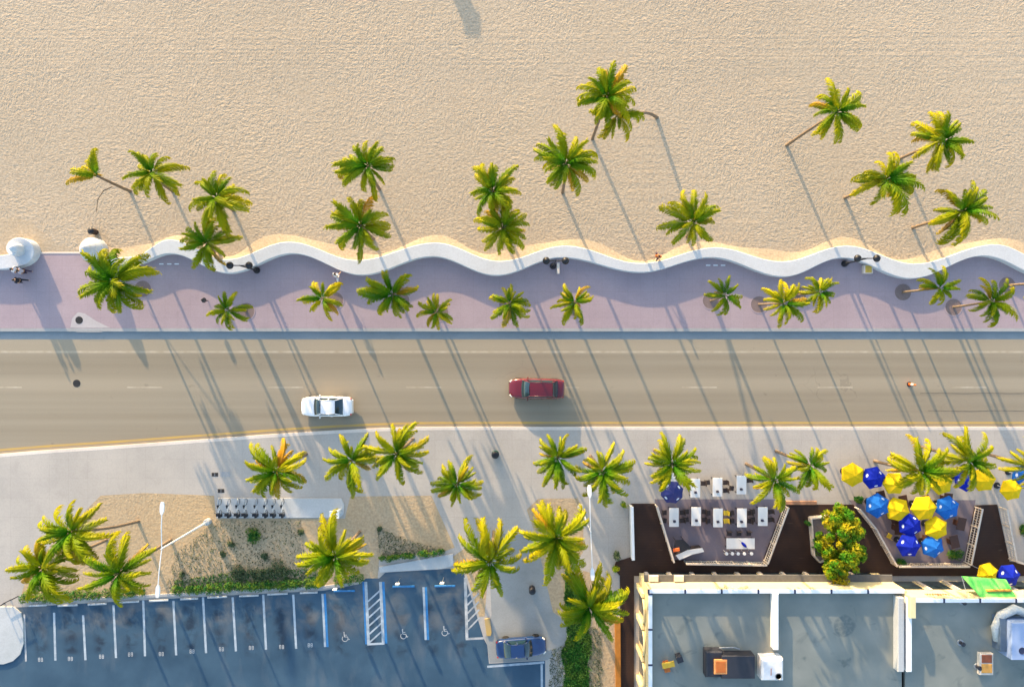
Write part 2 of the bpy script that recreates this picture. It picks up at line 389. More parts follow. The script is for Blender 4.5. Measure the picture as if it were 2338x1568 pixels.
# wave wall: extremes of the lower and upper edge (plan grid, on the wall's top)
low = [(300, 604), (387, 579), (520, 624), (667, 579), (824, 628), (987, 586), (1132, 629), (1281, 588), (1462, 622), (1623, 588), (1790, 632), (1923, 589), (2080, 636), (2245, 584), (2395, 634), (2540, 586), (2690, 634), (2840, 586), (2990, 634)]
upp = [(300, 586), (387, 547), (516, 592), (659, 552), (815, 594), (994, 554), (1140, 596), (1291, 561), (1463, 601), (1633, 565), (1785, 597), (1933, 561), (2088, 602), (2273, 558), (2400, 600), (2550, 560), (2695, 600), (2845, 560), (2990, 600)]
def wave(pts, n=14):
    out = []
    for (x0, y0), (x1, y1) in zip(pts, pts[1:]):
        for k in range(n):
            t = k / n; out.append((x0 + (x1 - x0) * t, y0 + (y1 - y0) * (0.5 - 0.5 * math.cos(math.pi * t))))
    out.append(pts[-1]); return out
WALL_H = 0.68; WT = SW + WALL_H
wl = [(236, 600), (270, 605)] + wave(low); wu = [(236, 584), (270, 588)] + wave(upp)
wlw = [P(x, y, WT) for x, y in wl]; wuw = [P(x, y, WT) for x, y in wu]
mid = [((a.x + b.x) / 2, (a.y + b.y) / 2) for a, b in zip(wlw, wuw)]
edge = [(-FAR, P(0, 592).y), (P(0, 592).x, P(0, 592).y), G(40, 590), G(70, 579), G(200, 579)] + mid + [(FAR, mid[-1][1])]
sb = MB(); sb.sheet(edge + [(FAR, FAR), (-FAR, FAR)], SW); sb.build('beach_sand', M_sand, kind='structure')
KY = P(0, 757).y
pb = MB(); pb.sheet(edge + [(FAR, KY + .32), (-FAR, KY + .32)], SW); prom = pb.build('promenade', M_prom, kind='structure')
kb = MB()
x = -FAR / 2
kb.bbox((0, KY + .16, SW / 2 - .05), (FAR * 2, .32, SW + .108), .02); kb.build('kerb', M_kerb, kind='structure')
MB().bbox((P(136, 578).x, P(136, 578).y, SW - .02), (4.6, .16, .1), .01).build('threshold_strip', M_kerb2, prom)
# lower road edge
yl = [(-1200, 1122), (-400, 1060), (12, 1026), (125, 1017), (250, 1009), (400, 998), (497, 991), (634, 981), (784, 972), (934, 966), (1100, 965), (1400, 965), (2400, 965), (9000, 965)]
ylp = [tuple(v) for v in smooth_path([Vector((*G(x, y), 0)) for x, y in yl], 6)]
def offs(path, d):
    out = []
    for i, p in enumerate(path):
        a = Vector(path[max(i - 1, 0)][:2]); b = Vector(path[min(i + 1, len(path) - 1)][:2]); t = (b - a).normalized()
        out.append((p[0] + t.y * d, p[1] - t.x * d))
    return out
def band(mb, p, a, b, z):
    A, B = offs(p, a), offs(p, b)
    for i in range(len(p) - 1): mb.sheet([A[i], A[i + 1], B[i + 1], B[i]], z)
    return mb
kerb_in = offs(ylp, 0.36); kerb_out = offs(ylp, 0.66)
rd = MB(); rd.sheet([(-FAR, KY + .1), (-FAR, kerb_in[0][1])] + [p for p in kerb_in if abs(p[0]) < FAR] + [(FAR, kerb_in[-1][1]), (FAR, KY + .1)], 0.0)
road = rd.build('road', M_road, kind='structure')
k2 = MB()
for i in range(len(kerb_in) - 1):
    a, b, c, d = kerb_in[i], kerb_in[i + 1], kerb_out[i + 1], kerb_out[i]
    k2.add([(a[0], a[1], -.05), (b[0], b[1], -.05), (b[0], b[1], SW + .004), (a[0], a[1], SW + .004), (c[0], c[1], SW + .004), (d[0], d[1], SW + .004)], [(0, 3, 2, 1), (3, 5, 4, 2)])
k2.build('cream_kerb', M_kerb2, kind='structure')
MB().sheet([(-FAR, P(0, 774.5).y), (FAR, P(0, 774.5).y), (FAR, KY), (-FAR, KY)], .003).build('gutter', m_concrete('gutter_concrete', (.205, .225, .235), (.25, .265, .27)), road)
band(MB(), ylp, -0.11, 0.11, .004).build('yellow_edge_line', M_yellow, road)
MB().sheet([(-FAR, P(0, 805.5).y), (FAR, P(0, 805.5).y), (FAR, P(0, 801).y), (-FAR, P(0, 801).y)], .004).build('white_edge_line', M_line, road)
for x0 in (-345, -30, 290, 612, 927, 1242, 1556, 1866, 2172, 2490):
    MB().sheet([G(x0, 882.3), G(x0 + 80, 882.3), G(x0 + 80, 885.7), G(x0, 885.7)], .004).build('lane_dash', M_line, road)
M_seal = mat('crack_sealer', (.17, .14, .105), .8)
for (xa, xb, y) in ((2100, 2600, 898), (2118, 2600, 938)):
    s_ = MB(); pts = [G(xa + (xb - xa) * k / 10, y + random.uniform(-1, 1)) for k in range(11)]
    for a, b in zip(pts, pts[1:]): s_.strip(a, b, .06, .005)
    s_.build('sealed_crack', M_seal, road)
wk = MB(); wk.sheet([(-FAR, -FAR), (FAR, -FAR), (FAR, kerb_out[-1][1])] + [p for p in reversed(kerb_out) if abs(p[0]) < FAR] + [(-FAR, kerb_out[0][1])], SW)
walk = wk.build('pavement', M_walk, kind='structure')
# triangular concrete patch with drain cover on the promenade
MB().sheet([G(163, 748.5), G(167, 727), G(180, 713), G(196, 716), G(222, 733), G(254, 748.5)], SW + .004).build('drain_apron', m_concrete('apron_concrete', (.40, .35, .34), (.46, .40, .38)), prom)
MB().sheet([G(176, 757.6), G(214, 757.2), G(236, 757.6), G(236, 758.6), G(176, 758.6)], SW + .014).build('drain_slot', M_kerb, prom)
for x0 in (365, 383, 400, 1610, 1627, 1644):
    MB().sheet([G(x0, 602 if x0 < 900 else 605), G(x0 + 10, 602 if x0 < 900 else 605), G(x0 + 10, 604.5 if x0 < 900 else 607.5), G(x0, 604.5 if x0 < 900 else 607.5)], SW + .004).build('painted_dash', M_white, prom)

# white wave wall
ww = thing('beach_wall', (0, 0, 0), 'long low white wall that waves along the edge of the sand', 'wall')
mb = MB(); rings = []
for a, b in zip(wlw, wuw):
    d = (b - a); d.z = 0; d = d.normalized() * .05
    rings.append([(a.x, a.y, -.05), (a.x, a.y, WT - .05), (a.x + d.x, a.y + d.y, WT), (b.x - d.x, b.y - d.y, WT), (b.x, b.y, WT - .05), (b.x, b.y, -.05)])
mb.rings(rings); mb.build('wall_body', M_wall, ww)
dr = MB(); k_ = len(wuw)
for i in range(k_ - 1):
    q = []
    for j in (i, i + 1):
        b = wuw[j]; tq = (wuw[min(j + 1, k_ - 1)] - wuw[max(j - 1, 0)]).normalized(); nn = Vector((-tq.y, tq.x, 0)); wv = .75 + .3 * math.sin(j * .37) + .2 * math.sin(j * .13 + 2)
        q.append((Vector((b.x, b.y, SW + .20)) - nn * .05, Vector((b.x, b.y, SW + .10)) + nn * wv * .5, Vector((b.x, b.y, SW - .01)) + nn * wv))
    dr.add([q[0][0], q[1][0], q[1][1], q[0][1], q[1][2], q[0][2]], [(0, 1, 2, 3), (3, 2, 4, 5)])
M_drift = m_sand('drift_sand', (.475, .362, .24), (.465, .357, .243), False, .03)
dr.build('sand_drift', M_drift, kind='structure', smooth=True)
MB().sheet([G(*p) for p in ((-80, 578), (-80, 505), (0, 502), (35, 497), (75, 508), (108, 540), (138, 563), (186, 571), (192, 577), (80, 577.5))], SW + .005).build('sand_path', M_drift, kind='structure')
# spiral end
def ribbon(path, wid, hts, name, parent):
    mb = MB(); rings = []; n = len(path)
    for i, p in enumerate(path):
        a, b = path[max(i - 1, 0)], path[min(i + 1, n - 1)]; t = (b - a).normalized(); nn = Vector((-t.y, t.x, 0)); wd = wid[i] / 2
        h = hts[i]
        rings.append([p - nn * wd + Vector((0, 0, -.05)), p - nn * wd + Vector((0, 0, h - .05)), p - nn * (wd - .05) + Vector((0, 0, h)), p + nn * (wd - .05) + Vector((0, 0, h)), p + nn * wd + Vector((0, 0, h - .05)), p + nn * wd + Vector((0, 0, -.05))])
    mb.rings(rings); return mb.build(name, M_wall, parent)
sp = thing('spiral_wall_end', P(50, 574), 'white spiral scroll that ends the wall beside the beach entrance', 'wall')
org = P(50, 574)
pp = [(-620, 590), (-500, 610), (-380, 590), (-250, 610), (-130, 590), (-60, 596), (-10, 598), (22, 594), (46, 588), (60, 576), (59, 563), (48, 556), (36, 558), (31, 567), (36, 575), (43, 574), (45, 569)]
path = smooth_path([P(x, y, 1.2) - org for x, y in pp], 6); path = [Vector((p.x, p.y, SW)) for p in path]
n = len(path); wid = [1.3 if i < n * .5 else 1.3 - .7 * (i / n - .5) / .5 for i in range(n)]
hts = [0.68 if i < n * .45 else 0.68 + 1.2 * (i / n - .45) / .55 for i in range(n)]
ribbon(path, wid, hts, 'scroll', sp)
MB().lathe((P(45, 568, 1.2).x - org.x, P(45, 568, 1.2).y - org.y, SW), [(.45, -.1), (.45, 1.8), (.32, 2.05), (.1, 2.15)], 24).build('scroll_core', M_wall, sp, True)
ep = thing('round_wall_end', P(222, 573), 'white round drum with a low cone ending the wall across the entrance', 'pillar')
MB().lathe((0, 0, SW), [(1.15, -.1), (1.15, .75), (1.08, .85), (.80, 1.2), (.76, 1.3), (.52, 1.65), (.48, 1.75), (.15, 2.1), (.0, 2.12)], 40).build('drum', M_wall, ep)

# ------------------------------------------------------------------ parking lot
LZ = SW + .008
lot_poly = [(-900, 1425), (-200, 1395), (10, 1386), (60, 1383), (250, 1372), (540, 1356), (740, 1346), (822, 1331), (836, 1318), (866, 1318), (880, 1305), (1030, 1296), (1058, 1305), (1066, 1330), (1104, 1455), (1112, 1470), (1116, 1512), (1244, 1505), (1246, 2200), (-900, 2200)]
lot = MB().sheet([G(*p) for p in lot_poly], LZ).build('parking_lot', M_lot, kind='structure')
def lstrip(a, b, wpx, m, name='bay_line', z=LZ + .004):
    MB().strip(G(*a), G(*b), wpx / PPM, z).build(name, m, lot)
for a, b in (((126, 1396), (129, 1505)), ((192, 1402), (197.5, 1504)), ((261, 1379), (267, 1499)), ((329, 1368), (333, 1495)), ((397.5, 1369), (404, 1493)), ((465, 1361), (472, 1488)), ((532.5, 1361), (540, 1484)), ((602, 1355), (608.5, 1480)), ((670.5, 1355), (677, 1478))):
    lstrip(a, b, 5, M_bay)
lstrip((58, 1400), (62, 1507), 4, M_bayfade)
for a, b in (((737, 1353), (743, 1474)), ((967, 1338), (972, 1458))):
    lstrip(a, b, 5, M_bay); lstrip((a[0] + 5.4, a[1]), (b[0] + 5.4, b[1]), 5, M_blue, 'blue_bay_line')
for (l0, l1, r0, r1, blue, m) in (((835.5, 1326), (842, 1468), (869, 1326), (875.5, 1466), True, M_bay), ((1062, 1316), (1066, 1456), (1084, 1400), (1101, 1454), False, M_bayfade)):
    lstrip(l0, l1, 6.5, m)
    if blue:
        lstrip(r0, r1, 6.5, m); lstrip((r0[0] + 6.4, r0[1]), (r1[0] + 6.4, r1[1]), 5.5, M_blue, 'blue_bay_line'); lstrip((l0[0] - 5.6, l0[1]), (l1[0] - 5.6, l1[1]), 4, M_blue, 'blue_bay_line')
    lstrip((l1[0] - 3, l1[1]), (r1[0] + 3, r1[1]), 5, m, z=LZ + .006)
    n = 7 if blue else 6
    for k in range(n):
        y0 = l0[1] + 26 + k * 18.5; x0 = l0[0] + 3 + (l1[0] - l0[0]) * (y0 - l0[1]) / 142
        x1 = x0 + (30 if blue else 26); y1 = y0 - 27
        if y0 > l1[1]: f = (y0 - l1[1]) / 27; x0 += 30 * f; y0 = l1[1]
        if y1 < l0[1]: continue
        lstrip((x0, y0), (x1, y1), 3.6, m, 'hatch_line', LZ + .005)
lstrip((1112, 1519), (1242, 1509), 5, M_bay); lstrip((1236, 1513), (1237, 1640), 5, M_bay)
MB().sheet([G(*p) for p in ((1117, 1300), (1140, 1215), (1222, 1222), (1240, 1300), (1262, 1395), (1298, 1420), (1290, 1470), (1250, 1504), (1118, 1510), (1108, 1452), (1122, 1400))], SW + .004).build('driveway', M_drive, kind='structure')
# wheelchair marks
def wheelchair(px, py, s_):
    c = P(px, py); mb = MB(); k = s_ / PPM; z = LZ + .004
    def pt(x, y): return (c.x + x * k, c.y + y * k)
    hd = [pt(-.28 + .12 * math.cos(a), .78 + .12 * math.sin(a)) for a in [i * math.pi / 5 for i in range(10)]]
    mb.sheet(hd, z); mb.strip(pt(-.28, .66), pt(-.2, .1), .16 * k, z); mb.strip(pt(-.26, .36), pt(.18, .36), .1 * k, z + .0005)
    mb.strip(pt(-.24, .08), pt(.30, .06), .13 * k, z + .001); mb.strip(pt(.26, .1), pt(.48, -.42), .12 * k, z + .0015); mb.strip(pt(.44, -.40), pt(.66, -.30), .1 * k, z + .002)
    for i in range(9):
        a0, a1 = R(135 + i * 25), R(135 + (i + 1) * 25)
        mb.strip(pt(-.12 + .46 * math.cos(a0), -.22 + .46 * math.sin(a0)), pt(-.12 + .46 * math.cos(a1), -.22 + .46 * math.sin(a1)), .1 * k, z + .0001 * i)
    mb.build('wheelchair_mark', M_bayfade, lot)
for q in ((790, 1452), (923, 1446), (1017, 1439)): wheelchair(q[0], q[1], 14)
for q in ((95, 1503), (163, 1501), (234, 1496), (300, 1491), (370, 1490), (440, 1484), (507, 1479), (575, 1476), (644, 1474), (709, 1470)):
    mk = MB()
    for dx in (-3.2, 3.2):
        for e in ((-1.6, 0), (1.6, 0)): mk.strip(G(q[0] + dx + e[0], q[1] - 4), G(q[0] + dx + e[0], q[1] + 4), .05, LZ + .004)
        for e in (-4, 0, 4): mk.strip(G(q[0] + dx - 1.6, q[1] + e), G(q[0] + dx + 1.6, q[1] + e), .05, LZ + .005)
    mk.build('bay_number_mark', M_bayfade, lot)
# kerb along the head of the bays and concrete walk
kerbp = [G(x, y) for x, y in ((70, 1371), (250, 1363), (540, 1347), (738, 1338), (800, 1330))]
km = MB()
for a, b in zip(kerbp, kerbp[1:]):
    a = Vector(a); b = Vector(b); c = (a + b) / 2; km.bbox((c.x, c.y, SW + .05), ((b - a).length, .28, .14), .02, math.atan2(b.y - a.y, b.x - a.x))
km.build('lot_kerb', M_kerb, kind='structure')
MB().prism([G(*p) for p in ((866, 1292), (1000, 1268), (1034, 1262), (1036, 1288), (1010, 1296), (868, 1304))], SW - .05, SW + .09).build('ramp_slab', M_slab, kind='structure')
MB().prism([G(*p) for p in ((-260, 1384), (36, 1382), (52, 1396), (57, 1420), (58, 1465), (50, 1490), (34, 1505), (14, 1512), (-260, 1516))], SW - .05, SW + .13).build('traffic_island', M_slab, kind='structure')
MB().prism([G(*p) for p in ((1106, 1410), (1118, 1408), (1122, 1440), (1120, 1448), (1111, 1448))], SW - .05, SW + .12).build('yellow_kerb', M_yellow, kind='structure')
# wheel stops
def wheel_stop(px, py, wpx, m, label, group, tilt=-2.5):
    o = thing('wheel_stop', (*G(px, py), LZ), label, 'wheel stop', group, R(-tilt))
    MB().bbox((0, 0, .065), (wpx / PPM, .17, .13), .035).build('stop_block', m, o)
    for s_ in (-1, 1): MB().lathe((s_ * wpx / PPM * .33, 0, .125), [(.025, 0), (.025, .012)], 8).build('bolt', M_grate, o)
M_stop = m_concrete('stop_concrete', (.42, .42, .42), (.52, .51, .50))
for i_, q in enumerate(((90, 1379, 40), (158, 1379, 45), (225, 1376, 42), (298, 1371, 44), (365, 1368, 44), (434, 1364, 40), (498, 1360, 45), (570, 1357, 44), (635, 1353, 46), (706, 1350, 40))):
    wheel_stop(*q, M_stop, 'grey concrete wheel stop, ' + ORD[i_] + ' counting from the rounded traffic island', 'grey wheel stops')
for q in ((787, 1346, 48, 'in front of the short thick hedge'), (922, 1336, 50, 'right beside the white hatched strip'), (1016, 1335, 47, 'next to the yellow kerb and faded hatching')):
    wheel_stop(*q[:3], M_blue, 'blue painted wheel stop ' + q[3], 'blue wheel stops', -1)
def sign_post(px, py, label):
    o = thing('bay_sign', (*G(px, py), SW), label, 'sign', 'signs at the accessible bays')
    MB().tube([(0, 0, -.05), (0, 0, 1.9)], .03).build('post', M_steel, o)
    MB().bbox((0, .04, 1.62), (.36, .03, .5), .01).build('sign_plate', M_white, o)
for q in ((775, 1330, 'by the short thick hedge'), (914, 1318, 'by the hatched strip'), (1013, 1316, 'under the pale ramp slab')): sign_post(*q[:2], 'small post sign behind a blue wheel stop ' + q[2])

# ------------------------------------------------------------------ planted sand beds, grass
def bed(name, poly, m=M_sand2, z=SW + .006): return MB().sheet([G(*p) for p in poly], z).build(name, m, kind='structure')
bed('sand_bed', [(232, 1130), (330, 1124), (490, 1130), (495, 1182), (788, 1182), (800, 1132), (985, 1130), (1038, 1248), (1012, 1258), (866, 1276), (862, 1322), (800, 1328), (738, 1336), (540, 1345), (250, 1361), (48, 1369), (62, 1320), (120, 1240)])
bed('sand_bed', [(1202, 1162), (1228, 1137), (1318, 1136), (1332, 1165), (1330, 1260), (1296, 1300), (1300, 1420), (1262, 1395), (1240, 1300), (1222, 1220)])
bed('sand_bed', [(1032, 1270), (1060, 1250), (1090, 1262), (1112, 1330), (1106, 1405), (1094, 1405), (1066, 1312)])
bed('sand_bed', [(1330, 1300), (1392, 1320), (1402, 1420), (1406, 1700), (1290, 1700), (1300, 1460)])
rng = random.Random(3)
def scatter_blades(poly_px, n, name, m, hgt, sz, kind='stuff'):
    xs = [p[0] for p in poly_px]; ys = [p[1] for p in poly_px]; mb = MB(); c = 0
    def inside(x, y):
        r = False
        for (x1, y1), (x2, y2) in zip(poly_px, poly_px[1:] + poly_px[:1]):
            if (y1 > y) != (y2 > y) and x < (x2 - x1) * (y - y1) / (y2 - y1) + x1: r = not r
        return r
    while c < n:
        x, y = rng.uniform(min(xs), max(xs)), rng.uniform(min(ys), max(ys))
        if not inside(x, y): continue
        c += 1; p = P(x, y); a = rng.uniform(0, 6.28); s_ = sz * rng.uniform(.6, 1.4); h = hgt * rng.uniform(.5, 1.3)
        dx, dy = math.cos(a) * s_ * .35, math.sin(a) * s_ * .35; lx, ly = rng.gauss(0, .6) * h, rng.gauss(0, .6) * h
        mb.add([(p.x - dx, p.y - dy, SW), (p.x + dx, p.y + dy, SW), (p.x + lx, p.y + ly, SW + h)], [(0, 1, 2)])
    return mb.build(name, m, kind=kind)
scatter_blades([(1290, 1300), (1312, 1318), (1334, 1330), (1346, 1372), (1338, 1420), (1350, 1466), (1340, 1510), (1346, 1600), (1282, 1600), (1290, 1530), (1280, 1490), (1296, 1450), (1288, 1400)], 12000, 'grass', M_grass, .2, .22)
scatter_blades([(400, 1322), (560, 1300), (690, 1296), (738, 1300), (738, 1336), (400, 1346)], 2600, 'ground_cover', M_grass, .16, .16)
scatter_blades([(1342, 1420), (1372, 1440), (1376, 1600), (1342, 1600)], 900, 'grass', M_scrub, .2, .1)
scatter_blades([(1258, 1480), (1292, 1470), (1292, 1600), (1250, 1600)], 900, 'grass', M_scrub, .2, .1)
scatter_blades([(500, 1186), (690, 1186), (700, 1320), (380, 1345), (400, 1260)], 2600, 'ground_cover', M_scrub, .14, .12)
scatter_blades([(860, 1200), (930, 1230), (1020, 1255), (868, 1272)], 900, 'ground_cover', M_scrub, .14, .12)
def hedge(pts, wd, h, n, label):
    mb = MB(); tot = sum((Vector(b) - Vector(a)).length for a, b in zip(pts, pts[1:])); st = MB()
    for a, b in zip(pts, pts[1:]):
        A, B = P(*a), P(*b); ln = (B - A).length; k = max(2, int(ln / .45))
        for i in range(k):
            c = A.lerp(B, (i + rng.random()) / k)
            clump(mb, (c.x, c.y + rng.uniform(-.1, .1), SW + h * .52), .42, wd * rng.uniform(.45, .6), h * .55 * rng.uniform(.8, 1.15), 150, .085, rng, .6, .3)
            if i % 2 == 0: st.tube([(c.x, c.y, SW - .05), (c.x, c.y, SW + h * .6)], .02, 4)
    o = thing('hedge', (0, 0, 0), label, 'hedge'); mb.build('foliage', M_hedge, o); st.build('stem', M_trunk, o); return o
hedge([(52, 1361), (180, 1355), (330, 1348)], 1.0, .6, 700, 'low clipped green hedge between the sand bed and the grey-stopped bays')
hedge([(400, 1344), (560, 1335), (735, 1328)], 1.0, .6, 700, 'low green hedge running from the lamp mast to the blue-lined bays')
hedge([(762, 1322), (825, 1316)], 1.1, .6, 700, 'short thick hedge behind the first blue wheel stop')
hedge([(868, 1272), (940, 1266), (1008, 1256)], .6, .5, 700, 'short yellow-green hedge above the pale ramp slab')
def shrub(px, py, r, h, m, label, n=420, leaf=.09, group=None):
    o = thing('shrub', (*G(px, py), SW), label, 'shrub', group); mb = MB()
    for _ in range(6):
        a = rng.uniform(0, 6.28); q = rng.uniform(0, .6) * r
        clump(mb, (q * math.cos(a), q * math.sin(a), h * .5), r * .55, r * .55, h * .5, n // 6, leaf, rng, .4, .2)
    mb.build('foliage', m, o); MB().tube([(0, 0, -.05), (0, 0, h * .6)], .025, 5).build('stem', M_trunk, o)
for i, q in enumerate(((578, 1222, .9, .6), (545, 1306, 1.1, .4), (592, 1312, 1.1, .4), (636, 1302, 1.3, .5), (608, 1268, .5, .35), (530, 1240, .4, .3), (690, 1212, .4, .3), (512, 1262, .35, .3), (420, 1310, .35, .3), (868, 1205, .4, .3))):
    shrub(*q, M_scrub if i else M_hedge, 'sea-green bushy shrub below the bicycle station' if i == 0 else 'low grey-green scrub clump growing on the sand bed', 800 if i < 4 else 260, .09, None if i == 0 else 'scrub clumps on the sand bed')

# ------------------------------------------------------------------ palms
def frond_mesh(idx, e0, e1, L, lmax, droop, seed, nl=40):
    r = random.Random(seed); mb = MB(); al = []
    N = 12; pts = [Vector((0, 0, 0))]; dirs = []
    side = r.uniform(-.25, .25)
    for i in range(N):
        t = i / (N - 1); e = R(e0 + (e1 - e0) * t ** 1.35); yaw = side * t * t
        d = Vector((math.cos(e) * math.cos(yaw), math.cos(e) * math.sin(yaw), math.sin(e))); dirs.append(d); pts.append(pts[-1] + d * L / N)
    rr = [.035 * (1 - .85 * i / N) + .004 for i in range(N + 1)]
    mb.tube(pts, rr, 4, False); al += [min(1, i // 4 / N) for i in range(len(mb.v))]
    for k in range(nl):
        t = .10 + .90 * k / (nl - 1); fi = t * N; i = min(int(fi), N - 1); p = pts[i].lerp(pts[i + 1], fi - i); d = dirs[i]
        up = Vector((-d.z * d.x, -d.z * d.y, d.x * d.x + d.y * d.y)).normalized(); lat = d.cross(up).normalized()
        ln = lmax * min(1, .45 + 2.2 * t) * (1 - .45 * max(0, t - .6) / .4) * r.uniform(.8, 1.15)
        for s_ in (-1, 1):
            fwd = R(52 - 22 * t) ; dr = R(droop + r.uniform(-22, 22))
            base = (d * math.sin(math.pi / 2 - fwd) + lat * s_ * math.cos(math.pi / 2 - fwd)).normalized()
            v1 = (base * math.cos(dr * .6) - up * math.sin(dr * .6)).normalized()
            v2 = (base * math.cos(dr * 1.5) - up * math.sin(dr * 1.5) - Vector((0, 0, .35))).normalized()
            q0, q1 = p, p + v1 * ln * .5; q2 = q1 + v2 * ln * .5; wv = d * .5
            w0, w1 = .029, .044
            o = len(mb.v)
            mb.add([q0 - d * w0, q0 + d * w0, q1 - d * w1, q1 + d * w1, q2], [(0, 1, 3, 2), (2, 3, 4)])
            al += [t * .8, t * .8, t * .9 + .08, t * .9 + .08, min(1, t + .1)]
    me = mb.mesh('frond'); me.materials.append(M_frond)
    at = me.attributes.new('along', 'FLOAT', 'POINT'); at.data.foreach_set('value', al)
    return me
FR = {c: [frond_mesh(i, *a, seed=c * 10 + i) for i in range(5)] for c, a in {0: (74, -8, 2.6, .62, 26), 1: (46, -62, 3.0, .74, 36), 2: (18, -82, 3.0, .76, 44), 3: (-25, -88, 2.6, .6, 60), 4: (72, 0, 2.6, .58, 30), 5: (44, -48, 3.0, .66, 40), 6: (17, -70, 3.0, .68, 46), 7: (-25, -86, 2.6, .5, 62)}.items()}
def palm(crown, r_px, h, label, base=None, n=17, yel=.35, group=None, z0=SW, az=None, sparse=None, seed=None, name='palm_tree', tr=.17, spiky=None):
    spiky = (1.0 if group == gL else 0.0) if spiky is None else spiky
    rg = random.Random(seed if seed is not None else int(crown[0] * 7 + crown[1] * 13))
    C = P(crown[0], crown[1], h + z0); B = P(*base, z0) if base else Vector((C.x, C.y, z0)) + Vector((rg.uniform(-.3, .3), rg.uniform(-.3, .3), 0))
    o = thing(name, B, label, 'palm tree', group)
    c = C - B; mid1 = Vector((c.x * .30, c.y * .30, h * .42)); mid2 = Vector((c.x * .72, c.y * .72, h * .80))
    pts = smooth_path([Vector((0, 0, -.15)), Vector((c.x * .03, c.y * .03, .25)), mid1, mid2, c], 4)
    m = len(pts); rad = [tr * (1.35 if i < 3 else 1.0) * (1 - .38 * i / m) * (1 + .05 * ((i % 2) * 2 - 1)) for i in range(m)]
    MB().tube(pts, rad, 8).build('trunk', M_trunk, o, True)
    sc = r_px * (CAM_H - h) / CAM_H / PPM / (2.45 if group != gL else 2.75); wa = rg.uniform(0, 6.28); wk_ = rg.uniform(.04, .16)
    k0 = max(3, round(n * .26)); k2 = max(3, round(n * .40)); k1 = n - k0 - k2; k3 = rg.choice((0, 1, 1, 2))
    n = round(n * (1.5 if spiky < .5 else 1.55)); k0 = max(3, round(n * .26)); k2 = max(3, round(n * .40)); k1 = n - k0 - k2
    lst = [0] * k0 + [1] * k1 + [2] * k2 + [3] * k3
    for cls in (0, 1, 2, 3):
        idx = [i for i, q in enumerate(lst) if q == cls]; ph = rg.uniform(0, 6.28)
        for j, i in enumerate(idx):
            a = ph + j * 2 * math.pi / max(1, len(idx)) + rg.gauss(0, .28)
            if sparse and not (sparse[0] <= math.degrees(a) % 360 <= sparse[1]): a = R(rg.uniform(*sparse))
            f = link('frond', rg.choice(FR[cls + (4 if rg.random() < (.6 if spiky > .5 else .12) else 0)]), o)
            s_ = sc * rg.uniform(.72, 1.14) * (1 + wk_ * math.cos(a - wa)); f.scale = (s_, s_ * rg.choice((-1, 1)) * rg.uniform(.9, 1.15), s_)
            f.location = c + Vector((math.cos(a), math.sin(a), 0)) * .10 + Vector((0, 0, (.10, .02, -.08, -.16)[cls]))
            f.rotation_euler = (rg.gauss(0, .25), rg.gauss(0, .10), a)
            y = min(1, max(0, (yel - .20 * spiky) * (.15, .75, 1.2, 1.2)[cls] + rg.uniform(-.38, .30)))
            gcol = Vector((.020, .150, .004)); ycol = Vector((.50, .42, .003))
            if rg.random() < yel * .13 and cls: ycol = Vector((.54, .25, .02)); y = min(1, y + .25)
            if cls == 3 and rg.random() < .5: gcol = ycol = Vector((.26, .16, .06))
            cc = gcol.lerp(ycol, y); f.color = (cc.x, cc.y, cc.z, 1)
    return o
gB, gP, gL = 'coconut palms on the beach sand', 'young palms in the promenade tree pits', 'tall palms on the town side of the road'
palm((222, 402), 62, 5.6, 'scruffy lopsided palm with few fronds and a bare bent trunk on the sand', (297, 437), 8, .55, gB, sparse=(70, 215))
b1 = [o_ for o_ in COL.objects if o_.get('label', '').startswith('scruffy')][0]
MB().tube([P(256, 427, 4.6) - b1.location, P(236, 436, 4.2) - b1.location, P(223, 456, 3.2) - b1.location, P(220, 484, 2.0) - b1.location], [.05, .045, .04, .03], 6).build('dead_frond', M_trunk, b1, True)
palm((348, 395), 62, 6.0, 'full round palm on sand next to the scruffy lopsided one', (394, 437), 16, .45, gB)
palm((495, 452), 66, 6.0, 'palm on sand just above the frond-draped stretch of wall by a double lamp', (532, 480), 16, .4, gB)
palm((472, 556), 60, 5.0, 'palm whose fronds hang over the white wall near the dark double lamp', (500, 575), 15, .45, gB)
palm((840, 380), 68, 7.2, 'upper palm of the pair on sand above the runner in white', (866, 432), 17, .35, gB)
palm((824, 515), 72, 6.2, 'lower palm of the pair on sand above the runner in white, fronds over the wall', (852, 545), 18, .4, gB)
palm((1125, 437), 62, 6.8, 'upper palm of a touching pair on the sand', None, 17, .45, gB)
palm((1148, 520), 64, 6.0, 'lower palm of a touching pair on the sand, fronds near the wall', (1152, 545), 17, .45, gB)
palm((1291, 374), 70, 8.0, 'upright palm on sand left of the two palms with long bare trunks', (1284, 440), 18, .4, gB)
palm((1385, 222), 70, 9.0, 'tall palm farthest out on the sand with dark slanting trunk', (1352, 318), 18, .45, gB)
palm((1408, 262), 58, 7.6, 'palm leaning hard across its neighbour from a pale curved trunk', (1500, 268), 11, .45, gB)
palm((1582, 508), 68, 6.2, 'palm on sand beside the person in orange', (1568, 540), 14, .45, gB)
palm((1908, 257), 66, 9.0, 'lone palm with long thin bare trunk leaning on open sand', (1795, 332), 16, .5, gB)
palm((2150, 322), 68, 6.8, 'yellow-topped palm behind another palm, its trunk half hidden', (2055, 362), 17, .5, gB)
palm((2022, 410), 70, 7.0, 'palm with golden brown leaning trunk at the middle of the group of three', (1928, 452), 17, .45, gB)
palm((2196, 482), 68, 7.0, 'palm with short brown trunk closest to the wall in the group of three', (2083, 520), 17, .4, gB)
